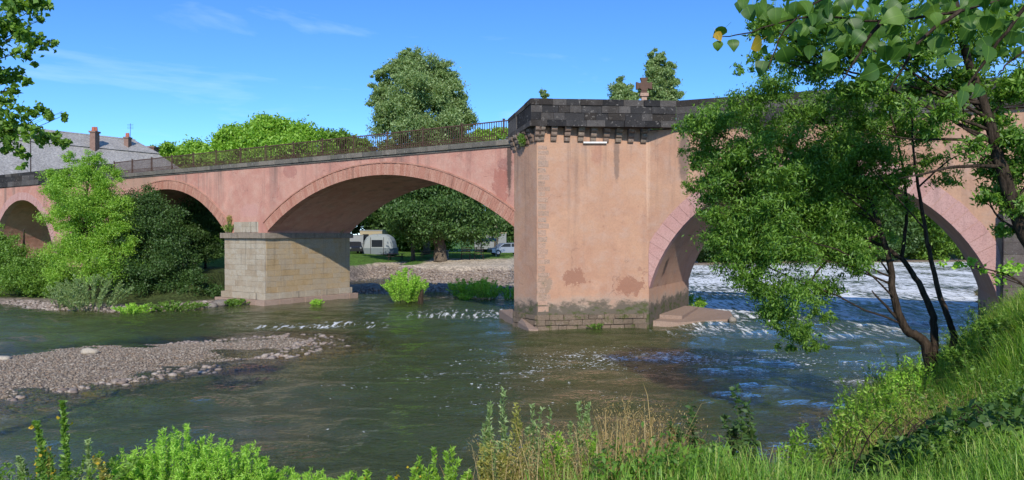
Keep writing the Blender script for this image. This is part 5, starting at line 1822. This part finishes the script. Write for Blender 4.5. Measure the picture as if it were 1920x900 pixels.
spots = [(1345, 95, 3.1), (1360, 70, 3.2), (1372, 92, 3.1), (1385, 20, 3.2), (1395, 12, 3.1), (1400, 30, 3.0), (1430, 105, 3.0), (1432, 130, 3.1), (1425, 90, 3.0)]
while len(spots) < 296:
    px = random.uniform(1410, 1925)
    low = np.interp(px, [1410, 1450, 1520, 1580, 1660, 1690, 1740, 1790, 1830, 1870, 1925], [40, 120, 110, 150, 150, 130, 80, 190, 200, 120, 120])
    py = random.uniform(-30, low) if random.random() < 0.75 else random.uniform(-40, 50)
    spots.append((px, py, random.uniform(2.8, 4.0)))
for i, (px, py, Y) in enumerate(spots):
    big_leaf(P(px, py - 18, Y), random.uniform(0.048, 0.090) * (0.8 if px < 1450 else 1.0))
big_leaf(P(1427, 76, 2.75), 0.066, True)
big_leaf(P(1342, 60, 3.1), 0.045, True)


# ------------------------------------------------------------------ grass and weeds on the near bank
def blades(name, xy, hmin, hmax, wid, mat, label, cat, parent=None, bend=0.5, base_z=None):
    n = len(xy)
    z = ground_z(xy[:, 0], xy[:, 1]) - 0.03 if base_z is None else base_z
    h = RNG.uniform(hmin, hmax, n) if not hasattr(hmin, '__len__') else hmin * RNG.uniform(0.6, 1.25, n)
    a = RNG.uniform(0, 6.283, n)
    b = RNG.uniform(0.1, 1.0, n) * bend * h
    d = np.stack([np.cos(a), np.sin(a)], 1)
    s = np.stack([-d[:, 1], d[:, 0]], 1) * (wid * RNG.uniform(0.6, 1.3, n))[:, None] / 2
    V = np.zeros((n, 7, 3))
    for k, (fz, fb, fw) in enumerate(((0, 0, 1), (0.45, 0.18, 0.85), (0.82, 0.58, 0.5))):
        c = xy + d * (b * fb)[:, None]
        V[:, 2 * k, :2] = c - s * fw
        V[:, 2 * k + 1, :2] = c + s * fw
        V[:, 2 * k, 2] = V[:, 2 * k + 1, 2] = z + h * fz
    V[:, 6, :2] = xy + d * b[:, None]
    V[:, 6, 2] = z + h * (0.98 - 0.25 * (b / np.maximum(h, 1e-6)))
    T = np.array([(0, 1, 3), (0, 3, 2), (2, 3, 5), (2, 5, 4), (4, 5, 6)])
    TT = T[None] + (np.arange(n) * 7)[:, None, None]
    o = mesh_np(name, V.reshape(-1, 3), TT.reshape(-1, 3), M[mat], parent)
    if label:
        tag(o, label, cat, kind='stuff')
    return o


def vis(x, y):
    return (np.abs(x) < 0.74 * y + 0.6) & (shore_near(x, y) > 0.25)


def grass_h(xy):
    x, y = xy[:, 0], xy[:, 1]
    h = np.interp(x, [-4, -0.5, 0.6, 1.6, 3.0, 6, 9], [0.16, 0.14, 0.26, 0.30, 0.40, 0.50, 0.52])
    patch = 1 + 0.35 * wob(x, y, 61, 8, 0.1, 0.6)
    return h * np.clip(patch, 0.5, 1.5)


q1 = scatter(82000, -6, 11, 3.2, 12, lambda x, y: vis(x, y))
q1 = q1[RNG.uniform(0, 1, len(q1)) < np.clip(0.3 + 0.25 * (q1[:, 0] + 1), 0.25, 1)]
blades('grass', q1, grass_h(q1), 0, 0.0075, 'grass', 'long green grass covering the near bank at the bottom right', 'grass', bend=0.95)
q2 = scatter(52000, 2, 22, 9, 27, lambda x, y: vis(x, y) & (y > 10))
blades('grass', q2, grass_h(q2) * 1.0, 0, 0.015, 'grass', 'tall grass on the bank slope below the right trees', 'grass', bend=0.95)
q3 = scatter(5200, 0.5, 9, 4.4, 13, lambda x, y: vis(x, y) & (wob(x, y, 90, 6, 0.1, 0.4) > 0.25))
blades('grass', q3, 0.35, 0.8, 0.009, 'grass_dry', 'pale dry grass stalks mixed into the near bank', 'grass', bend=0.6)

# herbs growing through the grass
qh = scatter(58000, 0.5, 16, 4.2, 20, lambda x, y: vis(x, y) & (wob(x, y, 71, 8, 0.08, 0.5) > -0.05) & (RNG.uniform(0, 1, x.shape) < np.clip(14 / y ** 1.2, 0, 1)))
hz = ground_z(qh[:, 0], qh[:, 1]) + grass_h(qh) * np.clip(0.45 + 0.5 * wob(qh[:, 0], qh[:, 1], 72, 9, 0.2, 1.2) + RNG.normal(0, 0.22, len(qh)), 0.1, 1.5)
tag(quads_obj('herbs', leaf_quads(np.column_stack([qh, hz]), 0.052, 0.022, 0.1, up=0.6), 'leaf_ash', None), 'mixed leafy herbs growing through the grass of the near bank', 'herbs', kind='stuff')
cs_, ds_, stm = [], [], MB()
qs = scatter(190, 1.5, 13, 5.2, 19, lambda x, y: vis(x, y) & (shore_near(x, y) < 3.0))
for (hx, hy) in qs:
    b0 = Vector((hx, hy, gz(hx, hy) - 0.05))
    hh = random.uniform(0.4, 0.9) * (0.55 + 0.04 * hy)
    for _ in range(random.randint(3, 7)):
        tip = b0 + Vector((random.gauss(0, 0.22), random.gauss(0, 0.22), hh * random.uniform(0.7, 1.1)))
        stm.tube([b0, b0.lerp(tip, 0.55) + Vector((0, 0, 0.05)), tip], [0.005, 0.004, 0.002], 4, False)
        nn = 34
        t_ = RNG.uniform(0.15, 1.0, nn)[:, None]
        cc_ = np.array(b0)[None] * (1 - t_) + np.array(tip)[None] * t_
        aa = RNG.uniform(0, 6.283, nn)
        dd_ = unit(np.stack([np.cos(aa), np.sin(aa), np.full(nn, 0.5)], 1))
        cs_.append(cc_ + dd_ * 0.03)
        ds_.append(dd_)
tag(quads_obj('herbs', leaf_quads(np.concatenate(cs_), 0.075, 0.022, 0, dirs=np.concatenate(ds_)), 'leaf_ash', None), 'wild leafy stalks standing along the edge of the near bank', 'herbs', kind='stuff')
tag(stm.build('herb_stems', 'stem_green'), 'thin stems of the wild stalks along the edge of the near bank', 'stems', kind='stuff')
# ground cover of broad leaves in the shade at right
q4 = scatter(5200, 3.2, 8.0, 5.6, 10.5, lambda x, y: vis(x, y) & (((x - 4.2 - 0.25 * (y - 6)) / 1.5) ** 2 + ((y - 7.0) / 1.9) ** 2 < 1))
c4 = np.column_stack([q4, ground_z(q4[:, 0], q4[:, 1]) + 0.10 + 0.45 * RNG.uniform(0, 1, len(q4)) * (0.6 + 0.4 * wob(q4[:, 0], q4[:, 1], 33, 6, 0.2, 0.8))])
br = empty('bramble', (4.3, 7.0, gz(4.3, 7.0)), 'dark bramble patch with broad leaves in the grass at the bottom right', 'bramble')
quads_obj('leaves', leaf_quads(c4, 0.085, 0.06, 0.1, up=0.9), 'leaf_dark', br)
mb = MB()
for k in range(26):
    a = random.uniform(0, 6.28)
    x0, y0 = 4.2 + random.gauss(0, 0.6), 7.0 + random.gauss(0, 0.7)
    x1, y1 = x0 + math.cos(a) * 0.8, y0 + math.sin(a) * 0.8
    z0 = gz(x0, y0)
    mb.tube(grow([(x0, y0, z0), ((x0 + x1) / 2, (y0 + y1) / 2, z0 + 0.55), (x1, y1, gz(x1, y1) + 0.1)], 0, 4), 0.006, 4, False)
mb.build('stems', 'bark', br)['kind'] = 'stuff'


def spike(label, px, Y, top_py, leaf, n=420, flowers=0, rad=0.035, name='tall_weed', group='tall weeds on the near bank', leafL=0.04):
    b = Vector(at(px, Y))
    top = P(px, top_py, Y).z
    h = top - b.z
    root = empty(name, b, label, 'weed', group)
    tip = b + Vector((random.gauss(0, 0.03), random.gauss(0, 0.03), h))
    p_ = grow([b, b.lerp(tip, 0.5) + Vector((random.gauss(0, 0.02), 0, 0)), tip], 0, 5)
    MB().tube(p_, taper(len(p_), 0.008, 0.003), 5).build('stem', 'stem_green', root)
    pp = np.array([tuple(p) for p in p_])
    t = RNG.uniform(0.05, 1.0, n) * (len(pp) - 1)
    i0 = np.minimum(t.astype(int), len(pp) - 2)
    f_ = (t - i0)[:, None]
    c = pp[i0] * (1 - f_) + pp[i0 + 1] * f_
    a = RNG.uniform(0, 6.283, n)
    d = unit(np.stack([np.cos(a), np.sin(a), np.full(n, 0.5)], 1))
    fr_ = 1 - 0.75 * t[:, None] / (len(pp) - 1)
    quads_obj('leaves', leaf_quads(c + d * rad * fr_ * RNG.uniform(0.3, 1.2, (n, 1)), leafL, leafL * 0.4, 0, dirs=d), leaf, root)
    if flowers:
        i1 = RNG.integers(n // 3, n, flowers)
        quads_obj('flowers', leaf_quads(c[i1] + d[i1] * rad * 1.2, 0.024, 0.022, 0), 'flower_yellow', root)['kind'] = 'stuff'


spike('tall narrow flower spike at the bottom left, the highest of the spikes', 122, 4.6, 752, 'leaf_mid', 520, 6)
spike('shorter flower spike left of the highest spike at the bottom left', 68, 4.5, 792, 'leaf_mid', 420, 12)
spike('stub of a spike near the left frame edge at the bottom', 32, 4.6, 858, 'leaf_silver', 200, 0)
spike('yellow-flowered weed between the two spikes at the bottom left', 88, 4.7, 842, 'leaf_gold', 220, 26, 0.05)
spike('thin weed right of the highest spike at the bottom left', 162, 4.7, 825, 'leaf_silver', 160, 0, 0.03)
spike('yellow-flowered weed left of the green bush at the bottom', 186, 4.6, 862, 'leaf_gold', 200, 22, 0.05)
shrub('leafy_weed', 'scrubby grey-green weeds at the foot of the spikes at the bottom left', at(110, 4.6), 40, 0.26, 0.5, 2200, 0.035, 0.012, 'leaf_mid', sr=0.004, cat='weed')
for (px, top, sp, n, lab) in ((330, 806, 0.34, 9000, 'dense bright green bush at the bottom left, its tallest part'), (430, 824, 0.30, 6500, 'right shoulder of the dense bright green bush at the bottom left'), (245, 842, 0.22, 4000, 'left shoulder of the dense bright green bush at the bottom left')):
    b = Vector(at(px, 5.0))
    h = P(px, top, 5.0).z - b.z
    shrub('green_bush', lab, b, int(40 + sp * 200), h, sp, int(n * 1.9), 0.034, 0.0065, 'leaf_lime', sr=0.003, cat='bush', group='green bush at the bottom left', upright=0.7)
for px, top, lab in ((560, 880, 'low bright green growth right of the dense green bush'), (470, 868, 'low green fringe at the right foot of the dense green bush'), (640, 890, 'last low green growth before the open water at the bottom')):
    b = Vector(at(px, 5.0))
    shrub('green_bush', lab, b, 60, max(0.1, P(px, top, 5.0).z - b.z), 0.26, 5000, 0.032, 0.0065, 'leaf_lime', sr=0.003, cat='bush', group='low growth at the bottom')
for px in (700, 735, 770):
    spike('yellow-flowered weed at the bottom, %s of three' % {700: 'left', 735: 'middle', 770: 'right'}[px], px, 5.0, {700: 884, 735: 890, 770: 880}[px], 'leaf_bright', 160, 16, 0.05)
weeds = ((838, 5.2, 836, .16, 'leaf_bright', 900, 'leafy green weed left of the grey-green mugwort clump'), (790, 5.1, 868, .12, 'leaf_bright', 500, 'small green weed at the bottom, left of the leafy one'), (935, 5.6, 722, .13, 'leaf_silver', 900, 'tallest grey-green mugwort in the middle foreground'), (965, 5.4, 775, .12, 'leaf_gold', 800, 'yellowish mugwort right beside the tallest one'),
         (1000, 5.7, 752, .10, 'leaf_silver', 600, 'grey-green mugwort second from the left in the clump'), (1030, 5.5, 745, .09, 'leaf_silver', 500, 'thin grey-green weed in the middle of the clump'), (1085, 5.6, 748, .14, 'leaf_silver', 1100, 'grey-green mugwort in front of the sparkling water right of the clump'), (1050, 5.2, 820, .16, 'leaf_bright', 1000, 'green leafy weed low in the mugwort clump'), (1120, 5.2, 830, .18, 'leaf_bright', 1000, 'green leafy weed left of the dry golden grass'),
         (925, 5.2, 830, .16, 'leaf_gold', 800, 'yellow-green weed under the tallest mugwort'))
for px, Y, top, sp, leaf, n, lab in weeds:
    b = Vector(at(px, Y))
    shrub('mugwort', lab, b, 16, (P(px, top, Y).z - b.z) * 1.04, sp, int(n * 2.2), 0.04, 0.012, leaf, sr=0.004, cat='weed', group='weeds in the middle foreground', upright=0.9)
for px, Y, top, sp, n, lab in ((1280, 6.0, 765, .14, 900, 'dark nettle clump right of the dry golden grass'), (1385, 6.2, 752, .16, 1100, 'taller dark nettle clump standing against the blue water'), (1330, 5.8, 838, .16, 800, 'low nettles between the two dark nettle clumps')):
    b = Vector(at(px, Y))
    shrub('nettle', lab, b, 16, (P(px, top, Y).z - b.z) * 1.08, sp, int(n * 1.6), 0.06, 0.026, 'leaf_dark', sr=0.004, cat='weed', group='nettles', upright=0.15)
b = Vector(at(1232, 4.9))
shrub('leafy_weed', 'pale broad-leaved plant at the bottom right of centre', b, 12, P(1232, 868, 4.9).z - b.z, 0.13, 260, 0.06, 0.03, 'leaf_silver', sr=0.004, cat='weed')


def tuft(label, px, Y, top, spread, n, mat='grass_dry', name='dry_grass'):
    b = Vector(at(px, Y))
    h = P(px, top, Y).z - b.z
    root = empty(name, b, label, 'grass tuft', 'dry golden grass tufts')
    xy = np.stack([RNG.normal(b.x, spread, n), RNG.normal(b.y, spread, n)], 1)
    o = blades('blades', xy, h * 0.4, h * 1.02, 0.004, mat, None, None, root, 1.0)
    # seed heads
    k = n // 4
    a = RNG.uniform(0, 6.283, k)
    c = np.stack([b.x + RNG.normal(0, spread, k) + np.cos(a) * 0.12 * h, b.y + RNG.normal(0, spread, k) + np.sin(a) * 0.12 * h, b.z + h * RNG.uniform(0.7, 1.0, k)], 1)
    cc_ = (c[:, None] + RNG.normal(0, 1, (k, 7, 3)) * np.array([0.012, 0.012, 0.03])).reshape(-1, 3)
    quads_obj('seed_heads', leaf_quads(cc_, 0.02, 0.006, -1.0), mat, root)


tuft('tall dry golden grass tuft left of the dark nettles', 1185, 5.6, 762, 0.15, 620)
tuft('second dry golden tuft, close behind the nettles', 1225, 5.8, 780, 0.15, 460)
tuft('dry golden grass among the mugwort in the middle', 1010, 5.2, 812, 0.2, 420)
tuft('dry golden grass left of the tall dry tuft', 1110, 5.3, 798, 0.2, 420)
tuft('low dry grass at the bottom between the green weeds', 1070, 4.9, 845, 0.22, 200)
tuft('rusty dry grass patch on the slope below the leaning tree', 1740, 9.5, 735, 0.3, 420)
tuft('dry golden stalks on the slope left of the bramble', 1620, 8.0, 770, 0.25, 260)
# bushes that break the edge of the right bank
for px, Y, top, sp, n, leaf, lab in ((1660, 12.2, 690, .45, 2200, 'leaf_bright', 'pale green weeds at the foot of the leaning tree'), (1720, 12.8, 668, .4, 2000, 'leaf_lime', 'light weeds right below the three stems of the leaning tree'), (1590, 10.2, 745, .4, 2000, 'leaf_bright', 'green weeds on the bank edge left of the leaning tree'),
                                 (1830, 12.4, 640, .5, 2600, 'leaf_mid', 'dark green weeds on the slope right of the leaning tree'), (1890, 12.0, 592, .5, 2600, 'leaf_mid', 'tall weeds at the right frame edge below the abutment'), (1500, 8.6, 800, .3, 1500, 'leaf_bright', 'green weeds at the tip of the right bank by the blue water'), (1690, 10.2, 735, .4, 2000, 'leaf_bright', 'sunlit weeds on the right bank below the tree foot')):
    b = Vector(at(px, Y))
    shrub('bank_weed', lab, b, 50, max(0.3, P(px, top, Y).z - b.z), sp, n, 0.075, 0.024, leaf, sr=0.005, cat='weed', group='weeds on the right bank', upright=0.8)
